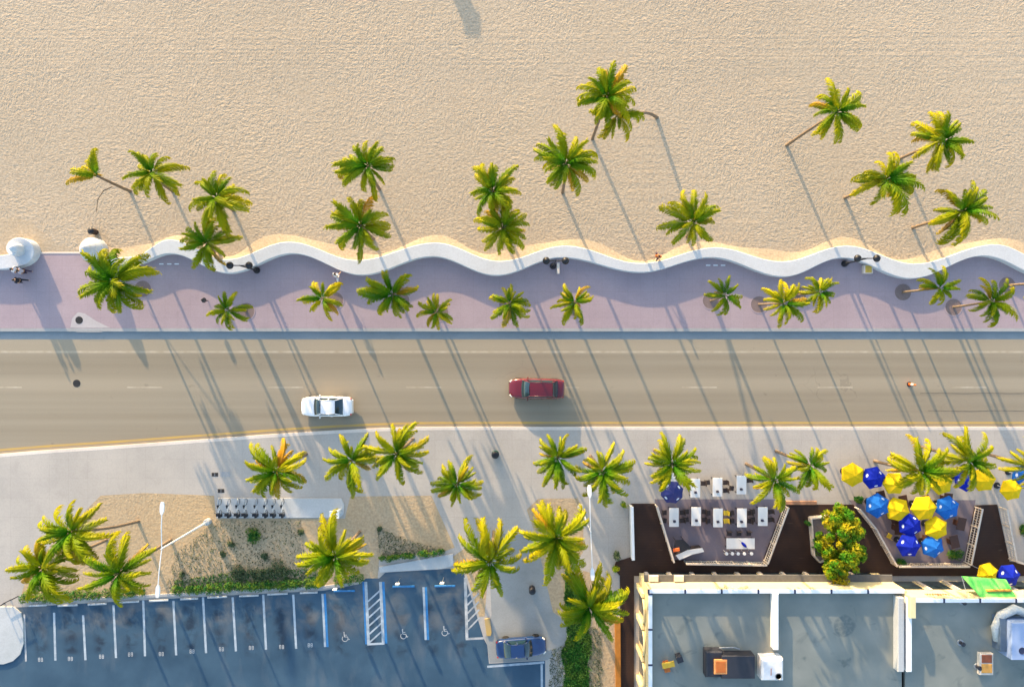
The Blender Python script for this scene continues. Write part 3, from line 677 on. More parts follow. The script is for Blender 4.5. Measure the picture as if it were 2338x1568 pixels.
PROM = [((262, 643), 78, 5.0, 'large dark green palm beside the round wall end', 17, .22), ((520, 708), 45, 4.4, 'small palm on the promenade beside the dark box', 12, .4), ((737, 682), 50, 4.6, 'yellow palm on the promenade below the runner in white', 12, .85),
        ((896, 672), 62, 5.0, 'full dark green palm on the promenade between two yellow ones', 17, .2), ((997, 712), 42, 4.4, 'smallest yellow palm close to the promenade kerb', 12, .7), ((1163, 692), 48, 4.8, 'green young palm on the promenade in line with the touching beach pair', 13, .35),
        ((1312, 690), 46, 4.6, 'yellow-green young palm on the promenade below a double lamp and white stick', 14, .7), ((1655, 675), 42, 4.8, 'small green star-shaped palm below the three painted dashes', 11, .25), ((1788, 693), 52, 5.2, 'yellow palm on the promenade touching its smaller neighbour', 14, .75),
        ((1870, 667), 42, 4.8, 'small palm on the promenade touching a yellow one', 12, .45), ((2145, 658), 46, 5.4, 'palm in promenade pit with bare trunk, fronds against the wall', 12, .4), ((2262, 688), 54, 5.0, 'palm in promenade pit with thin dark trunk and dark fronds', 13, .25), ((2398, 646), 52, 5.2, 'palm in the last promenade pit, mostly cut off by the picture', 13, .3)]
for i, (c, r_, h, lb, n, y) in enumerate(PROM):
    o = palm(c, r_, h, lb, None, n, y, gP, tr=.12)
    b = o.location
    pt = thing('tree_pit', (b.x, b.y, SW), 'round soil pit under a palm, ' + ORD[i] + ' along the promenade from the beach entrance', 'tree pit', 'promenade tree pits')
    MB().lathe((0, 0, .0), [(.80, -.04), (.80, .012), (.72, .016), (.70, .008), (.0, .009)], 24).build('soil', M_soil, pt)
    MB().rings([[(r2 * math.cos(k * math.pi / 12), r2 * math.sin(k * math.pi / 12), z) for k in range(24)] for r2, z in ((.88, -.02), (.88, .02), (.78, .02), (.78, -.02))], cap=False).build('pit_ring', M_prom, pt)
palm((632, 1075), 74, 7.2, 'palm with shaggy fronds above the bicycle station', None, 18, .6, gL)
palm((803, 1050), 70, 7.6, 'left palm of the pair overhanging the kerb by the white car', None, 17, .5, gL)
palm((905, 1035), 78, 8.0, 'right palm of the pair overhanging the kerb by the white car', None, 19, .5, gL)
palm((1043, 1105), 62, 7.0, 'green palm by itself on the pavement left of the teal bin', None, 18, .4, gL)
palm((1273, 1045), 68, 7.4, 'palm nearest the red car, beside a taller-trunked one', None, 16, .5, gL)
palm((1374, 1075), 70, 8.0, 'palm at the upper head of the right lamp mast', None, 17, .5, gL)
palm((1533, 1058), 76, 7.6, 'palm over the dark blue parasol and first white table', None, 19, .5, gL)
palm((1768, 1095), 66, 7.6, 'palm beside the end of the white table rows', None, 17, .5, gL)
palm((1849, 1062), 58, 7.2, 'palm between the white tables and the yellow parasols', None, 14, .5, gL)
palm((2098, 1074), 76, 7.0, 'golden palm leaning over the yellow and blue parasols', (1996, 1052), 17, .6, gL)
palm((2212, 1052), 72, 7.4, 'palm above the right part of the parasol cluster', None, 15, .6, gL)
palm((2358, 1066), 64, 7.0, 'palm at the picture edge past the parasol cluster', None, 14, .6, gL)
palm((165, 1212), 86, 8.2, 'large spiky palm leaning from a bare trunk over the sand bed corner', (316, 1190), 17, .6, gL, z0=SW + .006)
palm((100, 1295), 80, 8.2, 'large palm above the left end of the clipped hedge', (243, 1232), 19, .55, gL, z0=SW + .006)
palm((272, 1308), 84, 8.6, 'large dark palm beside the lamp mast hanging over the bays', (390, 1232), 18, .4, gL, z0=SW + .006)
palm((765, 1268), 88, 8.0, 'large yellow-green palm over the hedge at the end of the grey-stopped bays', None, 19, .55, gL, z0=SW + .006)
palm((1120, 1282), 90, 8.2, 'large palm at the corner between parking lot and driveway', None, 15, .55, gL, z0=SW + .006)
palm((1270, 1228), 96, 8.6, 'large golden palm crossing the right lamp mast', None, 20, .65, gL, z0=SW + .006)
palm((1345, 1385), 90, 8.0, 'large palm over the grass strip beside the building', None, 20, .4, gL, z0=SW + .006)

# ------------------------------------------------------------------ vehicles
def car(px, py, heading, paint, label, L=4.75, W=1.82, H=1.46, kind='sedan', z=0.0):
    o = thing('car', (*G(px, py), z), label, 'car', None, heading)
    hl, hw = L / 2, W / 2
    st = [(hl + .02, .40, .34, .58), (hl - .06, .66, .26, .66), (hl - .26, .84, .22, .74), (hl - .6, .94, .2, .81), (hl - .95, .985, .2, .87), (hl - 1.4, 1.0, .2, .93), (0.1, 1.0, .2, .95), (-.9, 1.0, .2, .97), (-hl + .75, .985, .2, .99), (-hl + .35, .94, .22, .97), (-hl + .12, .84, .28, .92), (-hl + .02, .66, .34, .84), (-hl - .02, .42, .40, .76)]
    if kind == 'suv': st = [(x_, w_, a, b + (.06 if x_ < hl - .5 else 0)) for x_, w_, a, b in st]
    mb = MB(); rings = []
    for x_, wf, z0, zb in st:
        ww_ = hw * wf; h_ = zb - z0
        rings.append([(x_, -ww_ * .88, z0), (x_, -ww_ * .98, z0 + h_ * .22), (x_, -ww_, z0 + h_ * .55), (x_, -ww_ * .97, z0 + h_ * .86), (x_, -ww_ * .84, zb), (x_, -ww_ * .4, zb + .025), (x_, ww_ * .4, zb + .025), (x_, ww_ * .84, zb), (x_, ww_ * .97, z0 + h_ * .86), (x_, ww_, z0 + h_ * .55), (x_, ww_ * .98, z0 + h_ * .22), (x_, ww_ * .88, z0)])
    mb.rings(rings); body = mb.build('body', paint, o, True)
    ss = body.modifiers.new('s', 'SUBSURF'); ss.levels = 2; ss.render_levels = 2
    belt = .93 + (.06 if kind == 'suv' else 0); hz = H
    x0, x1, x2, x3 = (hl - 1.36, hl - 2.06, -.95, -1.62) if kind == 'sedan' else (hl - 1.25, hl - 1.95, -1.45, -1.95)
    bw, rw = hw * .84, hw * .64
    gl = .012
    def q(x_, s_, z_): return (x_, s_, z_)
    MB().patch(q(x0, -bw, belt), q(x0, bw, belt), q(x1, rw, hz - .04), q(x1, -rw, hz - .04), (.17, 0, .02)).build('windscreen', M_cglass, o, True)
    MB().patch(q(x2, -rw, hz - .05), q(x2, rw, hz - .05), q(x3, bw * .95, belt + .03), q(x3, -bw * .95, belt + .03), (-.06, 0, .03)).build('rear_window', M_cglass, o, True)
    rf = MB().patch(q(x1, -rw, hz - .04), q(x1, rw, hz - .04), q(x2, rw, hz - .05), q(x2, -rw, hz - .05), (0, 0, .045), 8).build('roof', paint, o, True)
    for s_ in (-1, 1):
        xm = (x1 + x2) / 2
        for nm, a0, a1, b0, b1 in (('front_side_window', x1 - .06, xm + .04, x0 - .42, xm + .04), ('rear_side_window', xm - .04, x2 + .10, xm - .04, x3 + .38)):
            f = .12; MB().patch((b0, s_ * bw * .985, belt + .02), (b1, s_ * bw * .985, belt + .02), (a1, s_ * (rw + .03), hz - .09), (a0, s_ * (rw + .03), hz - .09), (0, s_ * .03, 0)).build(nm, M_cglass, o, True)
        for (ax, az, bx_, bz) in ((x0 - .04, belt, x1, hz - .05), (xm, belt, xm, hz - .07), (x3 + .06, belt + .02, x2, hz - .06)):
            MB().tube([(ax, s_ * bw * .96, az - .03), ((ax + bx_) / 2, s_ * (bw * .5 + rw * .5) * 1.0, (az + bz) / 2 + .015), (bx_, s_ * rw, bz)], .045, 6).build('pillar', paint, o, True)
        MB().tube([(x1 + .02, s_ * rw, hz - .045), (xm, s_ * (rw + .015), hz - .02), (x2, s_ * rw, hz - .055)], .03, 6).build('roof_rail', paint, o, True)
        MB().bbox((x0 - .50, s_ * (hw + .06), belt + .02), (.13, .17, .12), .03).build('mirror', paint, o)
        MB().bbox((hl - .22, s_ * hw * .68, .645), (.30, .22, .09), .03, -s_ * .75).build('headlight', M_lamp, o)
        MB().bbox((-hl + .15, s_ * hw * .70, .84), (.14, .28, .11), .03, s_ * .45).build('tail_light', M_red, o)
        for xd in (.55, -.5): MB().bbox((xd, s_ * (hw + .004), belt - .16), (.18, .03, .03), .008).build('door_handle', paint, o)
        for xw in (hl - .92, -hl + .95):
            wh = link('wheel', None, o); wh.location = (xw, s_ * (hw - .12), .33); wh.rotation_euler = (math.pi / 2, 0, 0)
            MB().lathe((0, 0, -.11), [(.20, 0), (.30, 0), (.33, .03), (.33, .19), (.30, .22), (.20, .22)], 24).build('tyre', M_tyre, wh, True)
            MB().lathe((0, 0, -.112), [(.0, .01), (.21, .01), (.21, .214), (.0, .214)], 20).build('rim', M_steel, wh)
    MB().bbox((hl - .03, 0, .36), (.10, W * .62, .22), .03).build('front_bumper', M_dark, o); MB().bbox((-hl + .03, 0, .42), (.10, W * .66, .2), .03).build('rear_bumper', paint, o)
    return o
M_cglass = mat('car_glass', (.008, .03, .045), .06, spec=.8, namt=.2)
M_lamp = mat('lamp_glass', (.75, .72, .66), .15, namt=.1); M_red = mat('red_lens', (.45, .02, .02), .2, namt=.2); M_tyre = mat('tyre_rubber', (.012, .012, .012), .85)
car(750, 926, math.pi, mat('white_car_paint', (.78, .78, .80), .25, namt=.03, coat=1.0), 'white saloon car driving on the road', 4.85, 1.92, 1.47, 'sedan')
car(1224, 886, math.pi - .015, mat('red_car_paint', (.12, .004, .010), .25, namt=.08, coat=1.0), 'dark red car driving in the lane next to the dashes', 5.2, 1.95, 1.68, 'suv')
car(1189, 1468, R(4), mat('blue_car_paint', (.006, .030, .115), .25, namt=.1, coat=1.0), 'dark blue car parked beside the driveway', 4.7, 1.84, 1.5, 'sedan', LZ)

# ------------------------------------------------------------------ street furniture
def double_lamp(px, py, label, h=4.2):
    o = thing('promenade_lamp', (*G(px, py), SW), label, 'street lamp', 'double lamps at the wall')
    MB().lathe((0, 0, 0), [(.30, -.05), (.30, .12), (.25, .2), (.21, .5), (.14, .62), (.11, .9), (.08, 1.0)], 20).build('plinth', M_dark, o, False)
    MB().tube([(0, 0, .9), (0, 0, h)], [.075, .055], 10).build('pole', M_dark, o)
    MB().tube([(-.85, 0, h - .05), (-.5, 0, h + .02), (0, 0, h - .08), (.5, 0, h + .02), (.85, 0, h - .05)], .045, 8).build('crossarm', M_dark, o)
    for s_ in (-1, 1):
        hd = link('lamp_head', None, o); hd.location = (s_ * .85, 0, h)
        MB().lathe((0, 0, 0), [(.08, .28), (.25, .18), (.33, .02), (.33, -.03), (.28, -.05)][::-1], 20).build('hood', M_dark, hd, True)
        MB().lathe((0, 0, -.3), [(.08, 0), (.22, .08), (.27, .26)], 16).build('globe', M_lamp, hd, True)
double_lamp(588, 618, 'dark double-headed lamp by the wall near the frond-draped stretch')
double_lamp(1262, 608, 'dark double-headed lamp at the wall with a cream stick beside it')
double_lamp(1925, 603, 'dark double-headed lamp at the wall with a cream and yellow box beside it')
def mast(bx_, by, h, ang, label, arm=3.4):
    o = thing('lamp_mast', (*G(bx_, by), SW), label, 'street lamp', None, ang)
    MB().lathe((0, 0, 0), [(.30, -.05), (.30, .5), (.24, .56)], 16).build('footing', M_slab, o)
    MB().tube([(0, 0, .5), (0, 0, h)], [.10, .06], 10).build('pole', M_metalw, o)
    for s_ in (-1, 1):
        MB().tube([(0, 0, h - .1), (0, s_ * arm * .5, h + .14), (0, s_ * (arm - .3), h + .2)], .04, 8).build('arm', M_metalw, o)
        hd = link('lamp_head', None, o); hd.location = (0, s_ * arm, h + .2)
        MB().rings([[(a * .34 * k, s_ * y_, z_) for a, z_ in ((-.5, -.06), (.5, -.06), (.45, .06), (-.45, .06))] for k, y_ in ((.3, -.55), (1.0, -.3), (1.1, .15), (.7, .5))]).build('housing', M_metalw, hd)
        MB().bbox((0, 0, -.075), (.24, .5, .03), .005).build('lens', M_lamp, hd)
mast(478, 1188, 8.8, R(-3), 'white lamp mast with two long arms standing on the sand bed')
mast(1324, 1156, 8.6, R(2), 'white lamp mast with two long arms between golden palm and dark deck')

def barrel(name, px, py, r, h, m, label, cat, z=SW):
    o = thing(name, (*G(px, py), z), label, cat)
    MB().lathe((0, 0, 0), [(r * .86, -.03), (r * .92, .02), (r, h * .5), (r * .96, h - .06)], 20).build('drum', m, o, True)
    for zz in (h * .3, h * .66): MB().rings([[(rr * math.cos(k * .393), rr * math.sin(k * .393), z_) for k in range(16)] for rr, z_ in ((r * .98, zz - .02), (r * 1.03, zz), (r * .98, zz + .02))], cap=False).build('hoop', m, o)
    MB().lathe((0, 0, h - .06), [(r * 1.04, -.02), (r * 1.04, .03), (r * .7, .10), (r * .25, .13)], 20).build('lid', M_dark, o, True)
barrel('litter_barrel', 221, 531, .29, .85, mat('rusty_drum', (.05, .03, .025), .7), 'dark litter barrel on sand behind the round wall end', 'bin')
barrel('litter_bin', 1131, 1034, .34, 1.0, mat('teal_plastic', (.01, .07, .06), .5), 'dark teal litter bin alone on the pavement', 'bin')
barrel('litter_bin', 1214, 1340, .30, 1.0, mat('black_plastic', (.012, .012, .02), .5), 'black litter bin on the driveway next to a large palm', 'bin')
def cover(px, py, r, z, label):
    o = thing('manhole_cover', (*G(px, py), z), label, 'manhole cover')
    MB().lathe((0, 0, -.01), [(r, 0), (r, .016), (r * .9, .018), (r * .88, .012), (0, .013)], 24).build('plate', M_grate, o)
    rb = MB()
    for k in range(-2, 3): rb.box((k * r * .3, 0, .006), (.05, r * (1.4 - .25 * abs(k)), .012))
    rb.build('ridges', M_grate, o)
cover(175, 875, .36, 0.004, 'dark round manhole cover in the roadway'); cover(183, 731, .36, SW + .006, 'round drain cover on the pale triangular patch')
for q, nm_ in (((492, 1082), 'farther from'), ((506, 1119), 'close to')):
    o = thing('utility_box_lid', (*G(*q), SW), 'small dark utility lid in the pavement ' + nm_ + ' the bicycle station', 'utility lid', 'utility lids in the pavement')
    MB().bbox((0, 0, .0), (.62, .36, .03), .01).build('lid', M_grate, o); MB().box((0, 0, .02), (.04, .3, .014)).build('handle', M_steel, o)
o = thing('utility_box_lid', (*G(515, 1081), SW), 'pale grey utility lid beside a dark one', 'utility lid'); MB().bbox((0, 0, 0), (.92, .46, .03), .01).build('lid', M_kerb, o)
# traffic post on the lane line
o = thing('traffic_post', (*G(2075, 877), 0), 'orange traffic post standing in the roadway', 'traffic cone')
M_or = mat('orange_plastic', (.75, .14, .02), .5)
MB().lathe((0, 0, 0), [(.24, 0), (.24, .05), (.10, .08)], 8).build('foot', M_dark, o); MB().lathe((0, 0, .05), [(.15, 0), (.08, .75), (.09, .95), (.04, 1.02)], 14).build('cone', M_or, o)
for zz in (.42, .64): MB().lathe((0, 0, zz), [(.118 - (zz - .42) * .09, 0), (.106 - (zz - .42) * .09, .12)], 14).build('reflective_band', M_white, o)
# box with cream rim, cream stick
o = thing('wall_box', (*G(1975, 616), SW), 'cream rimmed box with yellow top below a double lamp', 'box')
MB().bbox((0, 0, .2), (.85, .8, .45), .03).build('case', M_kerb2, o); MB().bbox((0, 0, .43), (.6, .66, .04), .01).build('lid', mat('yellow_lid', (.62, .40, .06), .5), o)
o = thing('bench', (*G(1273, 614), SW), 'narrow cream bench board standing end-on to the wall below a double lamp', 'bench')
MB().bbox((0, 0, .44), (.26, 1.05, .06), .02).build('seat', M_kerb2, o)
for s_ in (-1, 1): MB().bbox((0, s_ * .4, .2), (.2, .08, .44), .01).build('leg', M_slab, o)
o = thing('meter_box', (*G(476, 687), SW), 'small dark box on a post on the promenade', 'box', None, .6)
MB().tube([(0, 0, -.03), (0, 0, .7)], .04).build('post', M_dark, o); MB().bbox((0, 0, .85), (.34, .34, .4), .04).build('case', M_dark, o)
# fence at far left bottom
o = thing('chain_fence', (*G(30, 1370), SW), 'dark short fence between grey walk and hedge end', 'fence')
c0 = Vector(G(30, 1370)); fp = [Vector(G(*q)) - c0 for q in ((14, 1375), (27, 1367), (44, 1359))]
for p in fp: MB().tube([(p.x, p.y, -.03), (p.x, p.y, .9)], .05).build('post', M_dark, o)
for zz in (.45, .85): MB().tube([(p.x, p.y, zz) for p in fp], .035, 6).build('rail', M_dark, o)

# bicycle station
st = thing('bicycle_station', (*G(640, 1158), SW), 'long pale docking platform with posts for hire bicycles', 'bicycle station')
c0 = P(640, 1158)
def SL(px, py): p = P(px, py); return (p.x - c0.x, p.y - c0.y)
MB().prism([SL(*p) for p in ((498, 1136), (780, 1136), (787, 1150), (785, 1172), (776, 1180), (498, 1180))], -.02, .07).build('platform', M_slab, st)
BIK = [508, 528, 549, 566, 590, 612, 630, 650]
for x_ in BIK:
    p = SL(x_, 1174); MB().bbox((p[0], p[1], .4), (.16, .24, .7), .04).build('dock_post', M_dark, st)
p = SL(774, 1164); MB().bbox((p[0], p[1], .8), (.5, .4, 1.5), .04).build('kiosk', M_metalw, st); MB().bbox((p[0], p[1], 1.62), (.9, .7, .06), .02).build('kiosk_canopy', M_white, st)
def bicycle(px, py, label):
    o = thing('bicycle', (*G(px, py), SW + .07), label, 'bicycle', 'hire bicycles in the docks', -math.pi / 2 + random.uniform(-.04, .04))
    M_fr = mat('bicycle_frame', (.42, .50, .58), .35)
    for xw in (-.54, .54):
        wh = link('wheel', None, o); wh.location = (xw, 0, .33); wh.rotation_euler = (math.pi / 2, 0, 0)
        MB().rings([[(r_ * math.cos(k * .2618), r_ * math.sin(k * .2618), z_) for k in range(24)] for r_, z_ in ((.29, 0), (.31, -.022), (.33, 0), (.31, .022), (.29, 0))], cap=False).build('tyre', M_tyre, wh)
        sp_ = MB()
        for k in range(6): a = k * math.pi / 6; sp_.tube([(-.29 * math.cos(a), -.29 * math.sin(a), 0), (.29 * math.cos(a), .29 * math.sin(a), 0)], .005, 3)
        sp_.build('spokes', M_steel, wh)
        MB().rings([[(xw + (.37 - .33 * 0) * math.cos(a), s_ * .03, .33 + .37 * math.sin(a)) for s_ in (-1, 1)] for a in [R(20 + k * 14) for k in range(11)]], cap=False).build('mudguard', M_fr, o)
    f = MB()
    for a, b in (((-.54, 0, .33), (-.08, 0, .30)), ((-.08, 0, .30), (-.20, 0, .80)), ((-.54, 0, .33), (-.18, 0, .66)), ((-.08, 0, .30), (.38, 0, .72)), ((-.17, 0, .58), (.38, 0, .76)), ((.36, 0, .86), (.54, 0, .33))): f.tube([a, b], .022, 6)
    f.build('frame', M_fr, o)
    MB().tube([(.28, -.30, 1.02), (.36, -.20, 1.03), (.38, 0, 1.0), (.36, .20, 1.03), (.28, .30, 1.02)], .02, 6).build('handlebar', M_dark, o)
    MB().tube([(.36, 0, .84), (.38, 0, 1.0)], .02, 6).build('stem', M_dark, o)
    MB().rings([[(-.36 + k, s_ * w_, z_) for s_, z_ in ((-1, .82), (1, .82), (.6, .90), (-.6, .90))] for k, w_ in ((0, .09), (.08, .12), (.2, .08), (.32, .03))]).build('saddle', M_dark, o)
    MB().box((.56, 0, .86), (.24, .34, .2)).build('basket', M_dark, o)
for i_, x_ in enumerate(BIK): bicycle(x_, 1155, 'pale hire bicycle, ' + ORD[len(BIK) - 1 - i_] + ' in the docks counting from the kiosk')

# ------------------------------------------------------------------ people
def skin(name, V, E, rad, m, parent, root=0, lev=2):
    me = bpy.data.meshes.new(name); me.from_pydata(V, E, []); me.update(); me.materials.append(m)
    o = link(name, me, parent); sk = o.modifiers.new('skin', 'SKIN'); sk.use_smooth_shade = True
    for i, r_ in enumerate(rad):
        sv = me.skin_vertices[0].data[i]; sv.radius = (r_, r_) if not isinstance(r_, tuple) else r_; sv.use_root = (i == root)
    ss = o.modifiers.new('sub', 'SUBSURF'); ss.levels = lev; ss.render_levels = lev
    return o
M_skin = mat('skin', (.42, .24, .15), .6, namt=.1); M_hair = mat('dark_hair', (.03, .02, .015), .7)
def person(px, py, rz, label, top, bottom, stride=.28, z=SW, skirt=False, sleeves=True, hairlen=.0, hat=None, lean=.0):
    o = thing('person', (*G(px, py), z), label, 'person', None, rz)
    s_ = stride; lx = lean
    # x forward, y left
    V = [(0, 0, .95), (lx * .4, 0, 1.18), (lx * .8, 0, 1.42), (lx, 0, 1.50), (lx + .02, 0, 1.62), (lx + .03, 0, 1.72)]
    rad = [.13, .115, .125, .055, .085, .07]; E = [(0, 1), (1, 2), (2, 3), (3, 4), (4, 5)]
    def chain(start, pts, rs):
        k = start
        for p, r_ in zip(pts, rs): V.append(p); rad.append(r_); E.append((k, len(V) - 1)); k = len(V) - 1
        return k
    for side, ph in ((1, 1), (-1, -1)):
        chain(0, [(0, side * .10, .88), (ph * s_ * .55, side * .11, .50), (ph * s_ * (.7 if ph > 0 else 1.25), side * .11, .10 if ph > 0 else .14), (ph * s_ * (.7 if ph > 0 else 1.25) + .14, side * .12, .045 if ph > 0 else .06)], [.085, .058, .042, .035])
        hw_ = chain(2, [(lx * .8, side * .19, 1.41), (lx * .6 - ph * s_ * .5, side * .25, 1.14), (lx * .6 - ph * s_ * .5 + .16, side * .24, .95), (lx * .6 - ph * s_ * .5 + .21, side * .24, .90)], [.055, .042, .032, .036])
        bx_, by_, bz_ = V[hw_]
        for i in range(4): chain(hw_, [(bx_ + .035, by_ + (i - 1.5) * .018, bz_ - .03), (bx_ + .05, by_ + (i - 1.5) * .02, bz_ - .065 - .006 * (i in (1, 2)))], [.010, .008])
        chain(hw_, [(bx_ + .03, by_ - side * .035, bz_ - .005), (bx_ + .05, by_ - side * .04, bz_ - .025)], [.011, .009])
    skin('body', V, E, rad, M_skin, o)
    # clothing: slightly larger shells round the same joints
    tv = [(lx * .05, 0, .96), (lx * .4, 0, 1.18), (lx * .8, 0, 1.41), (lx * .9, 0, 1.47)]; te = [(0, 1), (1, 2), (2, 3)]; tr_ = [.19, .175, .185, .10]
    for side, ph in ((1, 1), (-1, -1)):
        k = len(tv); tv += [(lx * .8, side * .20, 1.41), (lx * .6 - ph * s_ * .28, side * .235, 1.24)]; tr_ += [.095, .075]; te += [(2, k), (k, k + 1)]
    skin('top', tv, te, tr_, top, o)
    bv = [(0, 0, .97)]; be = []; br = [.18]
    for side, ph in ((1, 1), (-1, -1)):
        k = len(bv); bv += [(0, side * .10, .86), (ph * s_ * .55, side * .11, .50), (ph * s_ * (.68 if ph > 0 else 1.15), side * .11, .18)]; be += [(0, k), (k, k + 1), (k + 1, k + 2)]; br += [.125, .09, .07]
    skin('trousers', bv, be, br, bottom, o)
    hx = lx + .02
    MB().lathe((hx - .015, 0, 1.60), [(.088, .0), (.105, .06), (.102, .12), (.075, .175), (.03, .2)], 16).build('hair' if not hat else 'hat', hat or M_hair, o, True)
    f = MB(); f.lathe((hx + .10, 0, 1.655), [(.018, -.02), (.014, .01), (.004, .03)], 6); f.build('nose', M_skin, o, True)
    for s2 in (-1, 1):
        MB().lathe((hx + .083, s2 * .032, 1.675), [(.011, -.008), (.012, .0), (.008, .01)], 8).build('eye', M_dark, o); MB().lathe((hx, s2 * .098, 1.64), [(.012, -.03), (.018, 0), (.01, .03)], 8, 1.4, .6).build('ear', M_skin, o)
    MB().box((hx + .092, 0, 1.60), (.012, .05, .012)).build('mouth', mat('lips', (.30, .10, .08), .6), o)
C_w = mat('white_cloth', (.72, .70, .72), .85); C_d = mat('dark_cloth', (.02, .02, .03), .85); C_o = mat('orange_cloth', (.60, .16, .03), .85); C_p = mat('violet_cloth', (.05, .03, .06), .85)
person(57, 619, R(160), 'person in white top walking in the shade of the spiral wall', C_w, C_d, .30, SW)
person(71, 622, R(170), 'person in pale top with dark trousers walking beside another in white', mat('pale_cloth', (.45, .42, .48), .85), C_p, .26, SW)
person(62, 643, R(178), 'person all in black walking in the shade below the spiral wall', C_d, C_d, .34, SW)
person(774, 633, R(70), 'person in white running along the foot of the wall', C_w, C_w, .42, SW, lean=.12)
person(1496, 588, R(250), 'person in orange top stepping up to the wall from the sand', C_o, C_p, .40, SW, lean=.10)

# lifeguard hut above the picture, whose shadow reaches in
o = thing('lifeguard_hut', (*G(908, -338), SW), 'lifeguard hut on stilts standing farther up the beach', 'hut')
for sx in (-1, 1):
    for sy in (-1, 1): MB().tube([(sx * .6, sy * .8, -.1), (sx * .55, sy * .7, 1.4)], .08).build('stilt', M_trunk, o)
MB().bbox((0, 0, 1.45), (1.7, 2.4, .12), .02).build('floor', M_white, o); MB().bbox((0, 0, 2.4), (1.05, 1.4, 1.8), .02).build('cabin', M_cream, o); MB().prism([(-.7, -1.0), (.7, -1.0), (.7, 1.0), (-.7, 1.0)], 3.3, 3.42, True).build('roof', M_blue, o)

# ------------------------------------------------------------------ restaurant terrace
DZ = SW + .10
deck_poly = [(1438, 1148), (1495, 1148), (1532, 1276), (1738, 1281), (1787, 1150), (1945, 1150), (1990, 1205), (2032, 1283), (2197, 1283), (2222, 1152), (2272, 1150), (2300, 1280), (2420, 1285), (2420, 1312), (1446, 1312), (1446, 1700), (1416, 1700), (1414, 1312), (1400, 1296), (1405, 1280), (1438, 1270)]
MB().prism([G(*p) for p in deck_poly], SW - .05, DZ).build('deck', M_deck, kind='structure')
MB().sheet([G(*p) for p in ((1493, 1138), (1790, 1138), (1740, 1284), (1530, 1284))], SW + .006).build('patio', M_patio, kind='structure')
MB().sheet([G(*p) for p in ((1935, 1140), (2224, 1140), (2199, 1286), (2030, 1286), (1985, 1206))], SW + .006).build('patio', M_patio, kind='structure')
MB().prism([G(*p) for p in ((1402, 1412), (1414, 1410), (1416, 1700), (1406, 1700))], SW - .05, SW + .35).build('orange_kerb', mat('orange_kerb_paint', (.42, .16, .02), .8, nscale=2), kind='structure')
MB().bbox(((G(1820, 1146))[0], G(1820, 1146)[1], SW + .08), (3.4, .35, .2), .03).build('brick_step', mat('terracotta', (.40, .20, .11), .8), kind='structure')
def railing(pts, label, h=1.05, z=DZ, m=M_rail, bal=True, thick=.05):
    c0 = P(*pts[0]); o = thing('railing', (c0.x, c0.y, z), label, 'railing')
    q = [P(*p) - c0 for p in pts]
    for a, b in zip(q, q[1:]):
        ln = (b - a).length; an = math.atan2(b.y - a.y, b.x - a.x); c = (a + b) / 2
        MB().bbox((c.x, c.y, h), (ln + .1, .16, .07), .015, an).build('top_rail', m, o); MB().bbox((c.x, c.y, .14), (ln, .07, .06), .01, an).build('bottom_rail', m, o)
        MB().bbox((c.x, c.y, h * .55), (ln, .05, .05), .01, an).build('middle_rail', m, o)
        k = max(1, round(ln / 1.6))
        for i in range(k + 1):
            p = a.lerp(b, i / k); MB().bbox((p.x, p.y, h / 2 - .01), (.11, .11, h + .02), .01, an).build('post', m, o)
        if bal:
            nb = int(ln / .22); bm = None
            for i in range(1, nb):
                p = a.lerp(b, i / nb)
                if bm is None: bm = MB().box((0, 0, h / 2), (.035, .035, h - .12)).mesh('baluster'); bm.materials.append(m)
                bo = link('baluster', bm, o); bo.location = (p.x, p.y, 0); bo.rotation_euler = (0, 0, an)
railing([(1494, 1150), (1531, 1273)], 'cream slatted railing on the left side of the patio with white tables')
railing([(1560, 1277), (1738, 1280)], 'cream railing along the building side of the patio with white tables')
railing([(1741, 1276), (1787, 1152)], 'cream slatted railing on the right side of the patio with white tables')
railing([(1948, 1156), (1984, 1200), (2030, 1282)], 'bent cream railing on the left side of the parasol patio')
railing([(2036, 1283), (2192, 1283)], 'cream railing along the building side of the parasol patio')
railing([(2196, 1279), (2221, 1155)], 'cream slatted railing on the right side of the parasol patio')
railing([(2276, 1156), (2298, 1272), (2340, 1284)], 'cream railing on the dark deck at the picture edge')
c0 = P(1440, 1210); o = thing('terrace_wall', (c0.x, c0.y, DZ), 'white low wall along the outer side of the dark deck', 'wall')
a, b = P(1437, 1150) - c0, P(1440, 1268) - c0
MB().bbox(((a.x + b.x) / 2, (a.y + b.y) / 2, .5), ((b - a).length, .2, 1.0), .02, math.atan2(b.y - a.y, b.x - a.x)).build('wall_body', M_wall, o)
MB().bbox(((a.x + b.x) / 2, (a.y + b.y) / 2, 1.02), ((b - a).length + .06, .28, .06), .015, math.atan2(b.y - a.y, b.x - a.x)).build('coping', M_white, o)

def make_table(px, py, wd, ln, label, group):
    o = thing('table', (*G(px, py), SW + .006), label, 'table', group)
    MB().bbox((0, 0, .74), (wd, ln, .05), .012).build('tabletop', M_table, o)
    for sx in (-1, 1):
        for sy in (-1, 1): MB().bbox((sx * (wd / 2 - .08), sy * (ln / 2 - .1), .36), (.06, .06, .72), .008).build('leg', M_dark, o)
    return o
ROW1 = [(1528, 1096), (1581, 1109), (1631, 1107), (1685, 1102)]; ROW2 = [(1533, 1175), (1583, 1173), (1632, 1176), (1686, 1176), (1733, 1173)]
def caddy(px, py, label, group, m):
    o = thing('table_caddy', P(px, py, SW + .776), label, 'caddy', group)
    MB().bbox((0, 0, .08), (.22, .2, .16), .02).build('tray', m, o); MB().lathe((.02, .02, .14), [(.06, 0), (.06, .2), (.03, .26), (.03, .32)], 10).build('bottle', m, o); MB().lathe((-.06, -.04, .14), [(.045, 0), (.045, .16), (.02, .2)], 10).build('shaker', M_dark, o)
